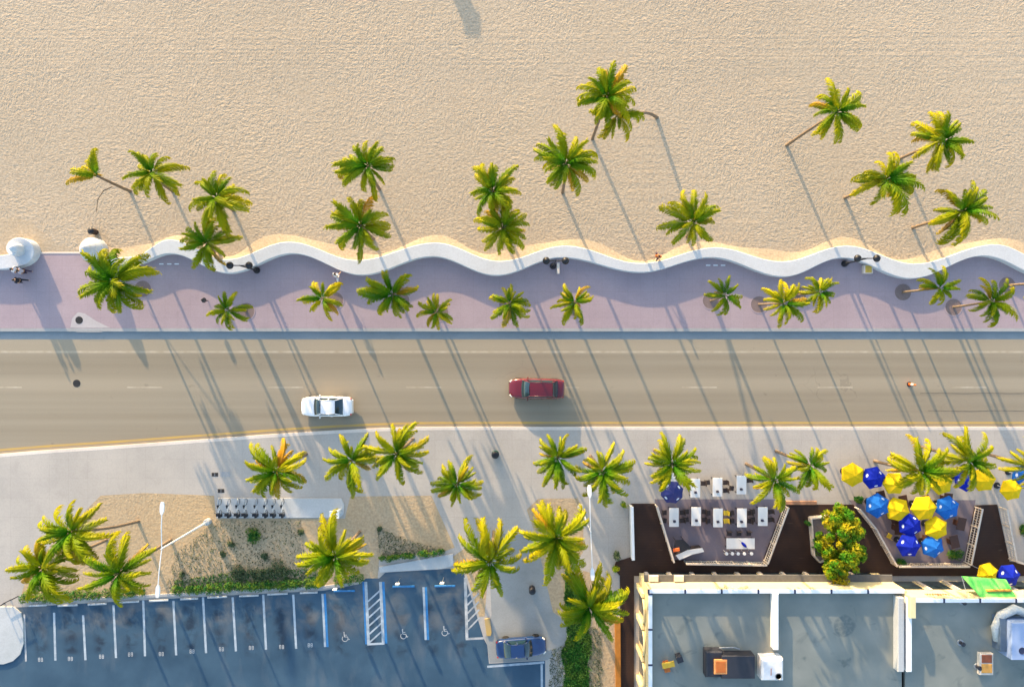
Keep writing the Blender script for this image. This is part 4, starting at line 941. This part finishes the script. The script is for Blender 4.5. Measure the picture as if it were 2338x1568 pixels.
M_navy = mat('navy_plastic', (.02, .025, .07), .5)
mch = None
def chair(px, py, rz, label, group, m, z=SW + .006):
    global mch
    o = thing('chair', (*G(px, py), z), label, 'chair', group, rz)
    MB().bbox((0, 0, .45), (.44, .44, .05), .02).build('seat', m, o); MB().bbox((-.21, 0, .72), (.04, .42, .36), .012).build('backrest', m, o)
    for sx in (-1, 1):
        for sy in (-1, 1): MB().tube([(sx * .2, sy * .19, 0), (sx * .19, sy * .18, .54 if sx < 0 else .44)], .02, 6).build('leg', M_dark, o)
for i, (x_, y_) in enumerate(ROW1 + ROW2):
    first = i < 4
    make_table(x_, y_, .9, 1.75, 'white table, ' + ORD[i % 4 if first else i - 4] + ' from the outer terrace wall in the row nearer ' + ('the road' if first else 'the building'), 'white tables, road row' if first else 'white tables, building row')
    caddy(x_ + 6, y_ + 14, 'dark bottle caddy on the ' + ORD[i % 4 if first else i - 4] + ' white table of the row nearer ' + ('the road' if first else 'the building'), 'caddies road row' if first else 'caddies building row', M_navy)
    for dx, rz in ((-20, 0), (20, math.pi)):
        for dy in (-9, 9):
            yl_ = (i == 6 and dx > 0)
            if first and random.random() < .35: continue
            chair(x_ + dx, y_ + dy, rz + random.uniform(-.2, .2), 'yellow chair between two white tables' if yl_ else 'dark chair at the ' + ORD[i % 4 if first else i - 4] + ' white table of the row nearer ' + ('the road' if first else 'the building'), 'yellow chairs' if yl_ else 'dark chairs at the white tables', M_ychair if yl_ else M_chair)
o = make_table(1683, 1234, 2.65, 1.0, 'long white table lying crosswise on the patio', None)
for x_ in (1660, 1682, 1704): chair(x_, 1213, -math.pi / 2, 'dark chair on the road side of the long table', 'dark chairs at the long table', M_chair)
def stool(px, py, label, group):
    o = thing('stool', (*G(px, py), SW + .006), label, 'stool', group)
    MB().lathe((0, 0, .68), [(.15, 0), (.16, .03), (.14, .06)], 14).build('seat', M_metalw, o)
    for k in range(3): a = k * 2.09; MB().tube([(.17 * math.cos(a), .17 * math.sin(a), 0), (.07 * math.cos(a), .07 * math.sin(a), .68)], .018, 5).build('leg', M_metalw, o)
for x_ in (1652, 1665, 1678, 1692, 1708): stool(x_, 1257, 'white stool on the building side of the long table', 'white stools at the long table')
o = thing('folded_parasol', P(1697, 1242, SW + .78), 'folded bright blue parasol lying on the long white table', 'parasol', None, -.8)
M_ub = mat('royal_blue_cloth', (.008, .022, .36), .9, namt=.3, spec=.1, bump=.3, bscale=5); M_ul = mat('light_blue_cloth', (.016, .14, .52), .9, namt=.3, spec=.1, bump=.3, bscale=5); M_uy = mat('yellow_cloth', (.74, .50, .010), .9, namt=.16, nscale=2, spec=.1, bump=.3, bscale=5)
MB().lathe((0, 0, .1), [(.02, -.08), (.13, -.05), (.14, .02), (.05, .1)], 8, 2.6, 1).build('cloth', M_ub, o); MB().tube([(-.7, 0, .06), (.6, 0, .06)], .02, 6).build('pole', M_steel, o)
# bar counter under black cover
c0 = P(1560, 1246); o = thing('bar_counter', (c0.x, c0.y, SW + .006), 'white topped angular bar counter with black cover on the patio', 'counter')
bp = [P(*q) - c0 for q in ((1536, 1258), (1562, 1246), (1594, 1242), (1598, 1250), (1572, 1256), (1544, 1268))]
MB().prism([(p.x, p.y) for p in bp], 0, .98).build('front', M_chair, o); MB().prism([(p.x * 1.03, p.y * 1.03) for p in bp], .98, 1.04, True).build('counter_top', M_table, o)
bc = [P(*q) - c0 for q in ((1534, 1224), (1552, 1222), (1570, 1240), (1546, 1250), (1530, 1246))]
MB().prism([(p.x, p.y) for p in bc], 1.06, 1.14, True).build('black_cover', M_dark, o)
p = bc[4]; MB().bbox((p.x + .25, p.y + .05, 1.19), (.6, .3, .08), .02, .2).build('orange_cloth', M_or, o)
for p in (bc[0], bc[1], bc[4]): MB().tube([(p.x * .96, p.y * .96, 0), (p.x * .96, p.y * .96, 1.07)], .03, 6).build('leg', M_dark, o)

def parasol(px, py, r_px, m, label, group, rot, marks=True, h=2.45, z=SW, n=6):
    c = P(px, py, z + h); o = thing('parasol', (c.x, c.y, z), label, 'parasol', group, rot)
    MB().tube([(0, 0, 0), (0, 0, h + .02)], .025, 8).build('pole', M_metalw, o); MB().lathe((0, 0, 0), [(.30, 0), (.30, .07), (.05, .1)], 16).build('base', M_dark, o)
    r_ = r_px / PPM * (CAM_H - h) / CAM_H; zr = h - .52
    for k in range(n):
        a0, a1 = 2 * math.pi * k / n, 2 * math.pi * (k + 1) / n
        A = Vector((r_ * math.cos(a0), r_ * math.sin(a0), zr)); B = Vector((r_ * math.cos(a1), r_ * math.sin(a1), zr)); T = Vector((0, 0, h)); M_ = (A + B) / 2 * .97 + Vector((0, 0, .02))
        A1 = T.lerp(A, .5) + Vector((0, 0, .05)); B1 = T.lerp(B, .5) + Vector((0, 0, .05)); M1 = (A1 + B1) / 2 - Vector((0, 0, .02))
        dz = Vector((0, 0, -.16))
        pm = MB().add([T, A1, M1, B1, A, M_, B, A + dz, M_ + dz, B + dz], [(0, 1, 2), (0, 2, 3), (1, 4, 5, 2), (2, 5, 6, 3), (4, 7, 8, 5), (5, 8, 9, 6)]).build('panel', m, o)
        if marks and k % 2 == 0:
            cc = (M1 + M_) / 2 + Vector((0, 0, .035)); t = (B - A).normalized(); u = (M_ - M1).normalized()
            nr = t.cross(u).normalized(); nr = nr if nr.z > 0 else -nr; cc = (M1 * .45 + M_ * .55) + nr * .02
            MB().add([cc + t * .17 * math.cos(q) + u * .10 * math.sin(q) + nr * .004 for q in [i * math.pi / 5 for i in range(10)]], [tuple(range(10))]).build('panel_emblem', M_mk, pm)
    MB().lathe((0, 0, h), [(.06, -.02), (.05, .04), (.01, .10)], 8).build('finial', m, o)
M_mk = mat('emblem_white', (.62, .68, .80), .7)
PAR = {(1953, 1086): 'yellow parasol above the bright green plant at the pavement end of the cluster', (2001, 1093): 'royal blue parasol next to the yellow one above the green plant', (2049, 1106): 'yellow parasol half under the golden palm beside a royal blue one',
       (2157, 1106): 'yellow parasol under fronds between golden palm and the next palm', (2213, 1098): 'royal blue parasol mostly hidden under palm fronds', (2255, 1098): 'yellow parasol above the slatted railing end, beside a hidden blue one',
       (2010, 1157): 'light blue parasol above the bent railing', (2056, 1166): 'yellow parasol between the two light blue ones, nearer the bent railing', (2117, 1163): 'yellow parasol between the two light blue ones, nearer the slatted railing', (2171, 1162): 'light blue parasol beside the slatted right railing',
       (2085, 1202): 'upper royal blue parasol of the overlapping pair on the patio', (2145, 1209): 'yellow parasol right of the overlapping royal blue pair', (2082, 1249): 'lower royal blue parasol by the railing on the building side', (2137, 1251): 'light blue parasol by the railing on the building side',
       (2318, 1120): 'yellow parasol over the dark deck past the slatted railing', (2345, 1088): 'light blue parasol beside the outermost palm'}
for (x_, y_, r_, k, rot) in ((1953, 1086, 28, 'y', .5), (2001, 1093, 27, 'd', .2), (2049, 1106, 27, 'y', .0), (2157, 1106, 27, 'y', .3), (2213, 1098, 27, 'd', .6), (2255, 1098, 28, 'y', .1), (2010, 1157, 29, 'l', .5), (2056, 1166, 29, 'y', .8), (2117, 1163, 30, 'y', .1), (2171, 1162, 28, 'l', .35), (2085, 1202, 28, 'd', .6), (2145, 1209, 28, 'y', .52), (2082, 1249, 28, 'd', .0), (2137, 1251, 27, 'l', .7), (2318, 1120, 26, 'y', .2), (2345, 1088, 26, 'l', .4)):
    yl_l = db_l = lb_l = PAR[(x_, y_)]
    if k == 'y': parasol(x_, y_, r_, M_uy, yl_l, 'yellow parasols', rot, False, h=2.45 + random.uniform(-.12, .12))
    elif k == 'd': parasol(x_, y_, r_, M_ub, db_l, 'royal blue parasols', rot, True, h=2.45 + random.uniform(-.12, .12))
    else: parasol(x_, y_, r_, M_ul, lb_l, 'light blue parasols', rot, True, h=2.45 + random.uniform(-.12, .12))
parasol(1537, 1126, 27, mat('navy_cloth', (.006, .014, .13), .6, namt=.2), 'navy parasol with white emblems over the first white table', None, .3, True, n=8)
# tables below parasols, mostly hidden
M_bench = mat('brown_wood', (.07, .03, .02), .6)
for q in ((2000, 1130), (2050, 1140), (2100, 1140), (2150, 1135), (2040, 1200), (2110, 1225), (2165, 1230), (2030, 1175), (2180, 1190)):
    o = thing('wooden_table', (*G(*q), SW + .006), 'dark brown wooden table between the parasols', 'table', 'brown tables under the parasols', random.uniform(-.3, .3))
    MB().bbox((0, 0, .73), (.8, 1.2, .05), .01).build('tabletop', M_bench, o)
    for sx in (-1, 1):
        MB().bbox((sx * .3, 0, .35), (.06, .5, .7), .01).build('leg', M_bench, o)
chair(2022, 1219, R(60), 'yellow chair tucked inside the bent railing', None, M_ychair)
shrub(1953, 1138, .55, .9, M_hedge, 'bright green plant below the first yellow parasol', 500, .12)
shrub(2052, 1278, .6, .7, M_hedge, 'green plant at the bent corner of the parasol patio', 420, .1); shrub(2172, 1262, .75, .8, M_hedge, 'green plant beside the last light blue parasol', 520, .1)
shrub(1405, 1262, .5, 1.0, M_scrub, 'dry dark plant at the outer corner of the deck', 360, .1); shrub(1422, 1150, .4, .9, M_bush, 'small orange plant at the street end of the white terrace wall', 300, .08); shrub(1400, 1294, .45, 1.1, M_bush, 'orange flowering plant at the foot of the deck corner', 340, .09)
shrub(2330, 1205, .9, .8, M_hedge, 'dark green planting inside the railing at the picture edge', 700, .1)
# bushy tree on the deck and its planter
tr = thing('bushy_tree', (*G(1898, 1208), DZ), 'dense yellow-green bushy tree rising from the dark deck', 'tree')
C = P(1922, 1248, 3.6) - tr.location
MB().tube([(0, 0, -.1), (.1, -.1, 1.2), (C.x * .6, C.y * .6, 2.4)], [.16, .12, .07], 8).build('trunk', M_trunk, tr)
mbt = MB(); rt = random.Random(5)
for _ in range(95):
    d = Vector((rt.uniform(-1, 1), rt.uniform(-1, 1), rt.uniform(-1, 1)))
    while d.length > 1 or d.length < .35: d = Vector((rt.uniform(-1, 1), rt.uniform(-1, 1), rt.uniform(-1, 1)))
    q = rt.uniform(.28, .62)
    clump(mbt, (C.x * .75 + d.x * 2.0, C.y * .75 + d.y * 3.5, 2.8 + d.z * 1.7), q, q * 1.1, q * .8, int(260 * q), .15, rt, .5, .25)
mbt.build('crown', M_bush, tr)
for _ in range(5):
    a = rt.uniform(0, 6.28); MB().tube([(0, 0, .8), (.7 * math.cos(a), .8 * math.sin(a), 1.9), (1.2 * math.cos(a) + C.x * .5, 1.6 * math.sin(a) + C.y * .5, 2.8)], [.07, .05, .02], 5).build('limb', M_trunk, tr)
c0 = P(1868, 1225); o = thing('planter', (c0.x, c0.y, DZ), 'cream edged planter with hedge beside the bushy tree', 'planter')
pl = [P(*q) - c0 for q in ((1843, 1178), (1884, 1174), (1880, 1270), (1862, 1276), (1850, 1262))]
for a, b in zip(pl, pl[1:] + pl[:1]):
    c = (a + b) / 2; MB().bbox((c.x, c.y, .35), ((b - a).length, .14, .7), .02, math.atan2(b.y - a.y, b.x - a.x)).build('planter_side', M_rail, o)
MB().sheet([(p.x, p.y) for p in pl], .55).build('planter_soil', M_soil, o)
hb = MB()
for k in range(12): clump(hb, (rt.uniform(-.8, .2), rt.uniform(-1.6, 1.6), .7), .35, .4, .3, 60, .1, rt)
hb.build('planting', M_hedge, o)
shrub(1838, 1190, .35, .9, M_hedge, 'narrow green shrub outside the cream edged planter', 300, .09)

# ------------------------------------------------------------------ restaurant building
BH = 4.6; RZ = 4.2
bl = thing('restaurant_building', (P(1480, 1345, BH).x, P(1480, 1345, BH).y, SW), 'flat-roofed cream restaurant building with white parapets', 'building')
ox, oy = bl.location.x, bl.location.y
def T(px, py, z): p = P(px, py, z); return (p.x - ox, p.y - oy)
xA0, yF = T(1480, 1345, BH); xA1 = T(1771, 1345, BH)[0]; xB1 = T(2064, 1345, BH)[0]; yFC = T(2100, 1366, BH)[1]; xEnd = xA0 + 42; yEnd = yF - 16
zr, zb = RZ - SW, BH - SW
wl_ = MB()
wl_.box(((xA0 + xB1) / 2, yF + .0 - .14, zb / 2 - .05), (xB1 - xA0, .28, zb)); wl_.box((xA0 + .14, (yF - .3 + yEnd) / 2, zb / 2 - .05), (.28, abs(yEnd - yF) - .3, zb))
wl_.box(((xB1 + xEnd) / 2 + .01, yFC - .14, zb / 2 - .05), (xEnd - xB1, .28, zb)); wl_.box((xB1 + .14, (yF + yFC) / 2 - .15, zb / 2 - .052), (.28, abs(yF - yFC), zb - .01))
wl_.box(((xA0 + xEnd) / 2, yEnd - .14, zb / 2 - .05), (xEnd - xA0, .28, zb)); wl_.box((xEnd + .14, (yFC + yEnd) / 2, zb / 2 - .05), (.28, abs(yEnd - yFC), zb))
wl_.build('wall', M_cream, bl)
for a, b, yy_ in ((xA0 + .28, xA1, yF), (xA1, xB1, yF), (xB1 + .3, xEnd, yFC)):
    MB().prism([(a, yy_ - .28), (b, yy_ - .28), (b, yEnd), (a, yEnd)], zr - .3, zr - (.004 if a == xA1 else .0)).build('roof', M_roof, bl)
# white parapet copings in lengths, with dark joint clips
def coping(a, b, z_, wd=.34):
    a = Vector(a); b = Vector(b); ln = (b - a).length; an = math.atan2(b.y - a.y, b.x - a.x); k = max(1, round(ln / 3.4))
    for i in range(k):
        p = a.lerp(b, (i + .5) / k); MB().bbox((p.x, p.y, z_), (ln / k - .03, wd, .10), .02, an).build('coping', M_white, bl)
        q = a.lerp(b, i / k); MB().bbox((q.x, q.y, z_ + .02), (.16, wd + .04, .12), .02, an).build('coping_clip', M_navy, bl)
coping((xA0, yF - .16), (xB1, yF - .16), zb); coping((xA0 + .16, yF - .4), (xA0 + .16, yEnd), zb + .003); coping((xB1 + .3, yFC - .16), (xEnd, yFC - .16), zb)
# divider parapets
for px, w1, y0, y1, m in ((1771, .45, 1352, 1480, M_white), (2056, .55, 1361, 1530, M_slab), (2072, .45, 1361, 1530, M_white)):
    x_, ya = T(px, y0, BH + .3); yb = T(px, y1, BH + .3)[1]
    if px == 2072: x_ += .12
    MB().bbox((x_, (ya + yb) / 2 - .1, zr + .3), (w1, abs(yb - ya), .9), .05).build('roof_divider', m, bl)
x_, ya = T(2079, 1362, BH + .4); MB().bbox((x_, ya - .8, zr + .5), (.5, 1.9, 1.3), .04).build('roof_pier', M_cream, bl)
# storefront along the front: dark glass bays between columns, cream sill squares
nb = 10
for i in range(nb):
    a = xA0 + .6 + i * (xB1 - xA0 - 1.2) / nb; b = a + (xB1 - xA0 - 1.2) / nb
    MB().box(((a + b) / 2, yF + .012, 1.15), (b - a - .5, .03, 2.1)).build('window_pane', M_glass, bl); MB().bbox((a, yF + .06, 1.25), (.34, .12, 2.4), .02).build('column', M_rail, bl)
MB().bbox(((xA0 + xB1) / 2, yF + .30, 2.5), (xB1 - xA0, .7, .12), .03).build('canopy', mat('grey_canopy', (.12, .12, .12), .7), bl)
for i in range(8):
    a = xB1 + 1 + i * 2.6; MB().box((a + 1.2, yFC + .012, 1.15), (1.9, .03, 2.1)).build('window_pane', M_glass, bl); MB().bbox((a, yFC + .06, 1.25), (.34, .12, 2.4), .02).build('column', M_rail, bl)
for px, py in ((1481, 1321), (1538, 1319)):
    a = T(px, py, 2.0); MB().bbox((a[0] + .25, yF + .38, 2.70), (.85, .55, .26), .03).build('canopy_block', M_kerb2, bl)
for i in range(5):   # arched bays on the side wall
    yy_ = yF - 1.6 - i * 2.9
    MB().box((xA0 - .012, yy_ - 1.0, 1.3), (.03, 1.7, 2.4)).build('window_pane', M_glass, bl)
    ar = MB(); pts = [(xA0 - .12, yy_ - 1.0 + 1.1 * math.cos(k * math.pi / 8), 2.5 + .75 * math.sin(k * math.pi / 8)) for k in range(9)]; ar.tube(pts, .12, 6); ar.build('arch', M_cream, bl)
    MB().bbox((xA0 - .16, yy_ + .45, 1.4), (.28, .4, 2.8), .03).build('column', M_cream, bl)
sq = MB()
for k in range(9):
    a = T(2112 + k * 6, 1345, 3.6)[0]; sq.tube([(a, yFC + .03, 3.35 - .08 * (k % 2)), (a + .1, yFC + .03, 3.62 + .06 * (k % 3)), (a + .2, yFC + .03, 3.36)], .03, 4)
sq.build('sign_script', mat('brown_lettering', (.30, .12, .05), .7), bl)
# green awning with orange sign
aw = thing('green_awning', (*T(2240, 1362, 3.2), 3.0), 'bright green awning with orange sign above the terrace door', 'awning'); aw.location.x += ox; aw.location.y = oy + yFC + .01
MB().add([(-1.8, 1.5, .3), (2.2, 1.2, .25), (2.4, 0, 1.2), (-.8, 0, 1.2), (-1.8, 1.5, .15), (2.2, 1.2, .1)], [(0, 1, 2, 3), (0, 4, 5, 1), (0, 3, 4)]).build('cloth', mat('green_cloth', (.03, .50, .06), .6, col2=(.20, .62, .12), nscale=1.2), aw)
MB().tube([(-1.8, 1.5, .2), (-1.75, 0, .9)], .03, 6).build('bracket', M_steel, aw); MB().tube([(2.2, 1.2, .15), (2.3, 0, .9)], .03, 6).build('bracket', M_steel, aw)
MB().bbox((1.0, .5, .98), (2.2, .12, .3), .02).build('sign_board', mat('orange_sign', (.60, .27, .04), .6), aw)
parasol(2264, 1312, 24, M_uy, 'yellow parasol beside the green awning', None, .3, False, h=2.7, z=SW); parasol(2312, 1318, 27, M_ub, 'royal blue parasol with white emblems beside the green awning', None, .1, True, h=2.7, z=SW)

# rooftop machines
def on_roof(px, py, name, label, cat, rz=0.0, dz=0.0, h=RZ): o = thing(name, P(px, py, h), label, cat, None, rz); return o
M_eq = mat('dark_machine', (.022, .024, .035), .6, nscale=2); M_rust = mat('rust_orange', (.50, .13, .02), .7, nscale=3)
o = on_roof(1662, 1508, 'air_handler', 'dark air handler with rusty orange square fan on the roof', 'air conditioner')
MB().bbox((.55, -.05, .55), (2.9, 2.0, 1.1), .05).build('case', M_eq, o); MB().bbox((-1.5, .1, .45), (1.5, 2.3, .9), .12).build('plenum', M_eq, o)
MB().bbox((-1.0, .0, 1.06), (1.15, 1.3, .12), .04).build('fan_frame', mat('orange_frame', (.62, .26, .08), .7), o); MB().bbox((-1.0, .0, 1.10), (.85, 1.0, .08), .02).build('fan_grille', M_rust, o)
MB().tube([(-.9, 1.3, .3), (.4, 1.35, .3), (.9, 1.2, .3)], .07, 8).build('pipe', M_steel, o)
for sx in (-.5, 1.0): MB().bbox((sx + .2, -1.15, .12), (.5, .3, .24), .02).build('mount', M_white, o)
o = on_roof(1752, 1514, 'condenser', 'white condenser box next to the dark air handler on the roof', 'air conditioner')
MB().bbox((0, 0, .6), (1.9, 1.9, 1.2), .15).build('case', mat('white_machine', (.72, .70, .70), .5, nscale=2, namt=.2), o); MB().bbox((-.15, -.15, 1.2), (.06, .6, .04), .005).build('slot', M_rust, o); MB().lathe((.5, -.55, 1.19), [(.32, 0), (.32, .03), (.26, .035), (.24, .01)], 18).build('fan_ring', M_steel, o)
o = on_roof(1520, 1518, 'roof_fan', 'small yellow roof fan near the side parapet', 'roof fan', .2)
MB().bbox((0, 0, .2), (.5, .9, .4), .04).build('curb', M_rust, o); MB().bbox((.15, .25, .48), (1.1, .5, .14), .05).build('hood', mat('yellow_metal', (.66, .40, .03), .5), o)
o = on_roof(1548, 1498, 'roof_vent', 'small dark roof vent between yellow fan and air handler', 'roof vent', .35)
MB().bbox((0, 0, .25), (.45, .7, .5), .06).build('curb', M_eq, o); MB().bbox((0, 0, .56), (.55, .6, .14), .06).build('cap', M_eq, o)
o = on_roof(2300, 1440, 'air_conditioner', 'large blue-grey rooftop air conditioner with two dark fans', 'air conditioner')
M_bg = mat('blue_grey_case', (.26, .34, .52), .5, nscale=2, namt=.12); M_bd = mat('blue_grey_side', (.09, .13, .19), .5, nscale=2)
MB().bbox((.5, -.2, .85), (2.7, 3.2, 1.6), .04).build('case', M_bg, o); MB().bbox((-1.15, .1, .55), (.55, 2.9, 1.05), .03).build('side_duct', M_bd, o)
for q in ((.05, -1.0), (.75, -1.25)):
    MB().lathe((q[0], q[1], 1.65), [(.30, 0), (.30, .03), (.27, .035), (.25, .01), (.0, .012)], 20).build('fan', M_navy, o)
dm = MB(); dm.tube([(-1.35, -.6, .5), (-1.55, .6, .6), (-1.1, 1.7, .7), (.1, 2.25, .7), (1.3, 1.8, .65)], [.28, .34, .38, .4, .34], 12); dm.build('duct', mat('crinkled_duct', (.48, .50, .50), .4, nscale=6, bump=.6, bscale=6), o, True)
o = on_roof(2245, 1511, 'roof_fan', 'cream framed roof unit with rusty and orange tops', 'roof fan')
MB().bbox((0, 0, .2), (1.2, 1.9, .4), .05).build('frame', M_rail, o); MB().bbox((0, .5, .40), (.9, .7, .1), .04).build('rusty_top', mat('rust_brown', (.26, .07, .03), .8), o); MB().bbox((0, -.35, .40), (.95, .8, .1), .04).build('orange_top', mat('orange_top', (.62, .30, .06), .6), o)
for q in ((2195, 1372), (2230, 1520), (2192, 1466)):
    o = on_roof(*q, 'roof_vent', 'small dark pipe vent on the far right roof', 'roof vent'); o['group'] = 'pipe vents on the right roof'
    MB().lathe((0, 0, 0), [(.16, 0), (.12, .3), (.2, .34), (.2, .42), (.05, .46)], 12).build('pipe', M_eq, o); MB().lathe((0, 0, 0), [(.3, 0), (.28, .03)], 12).build('flashing', M_steel, o)
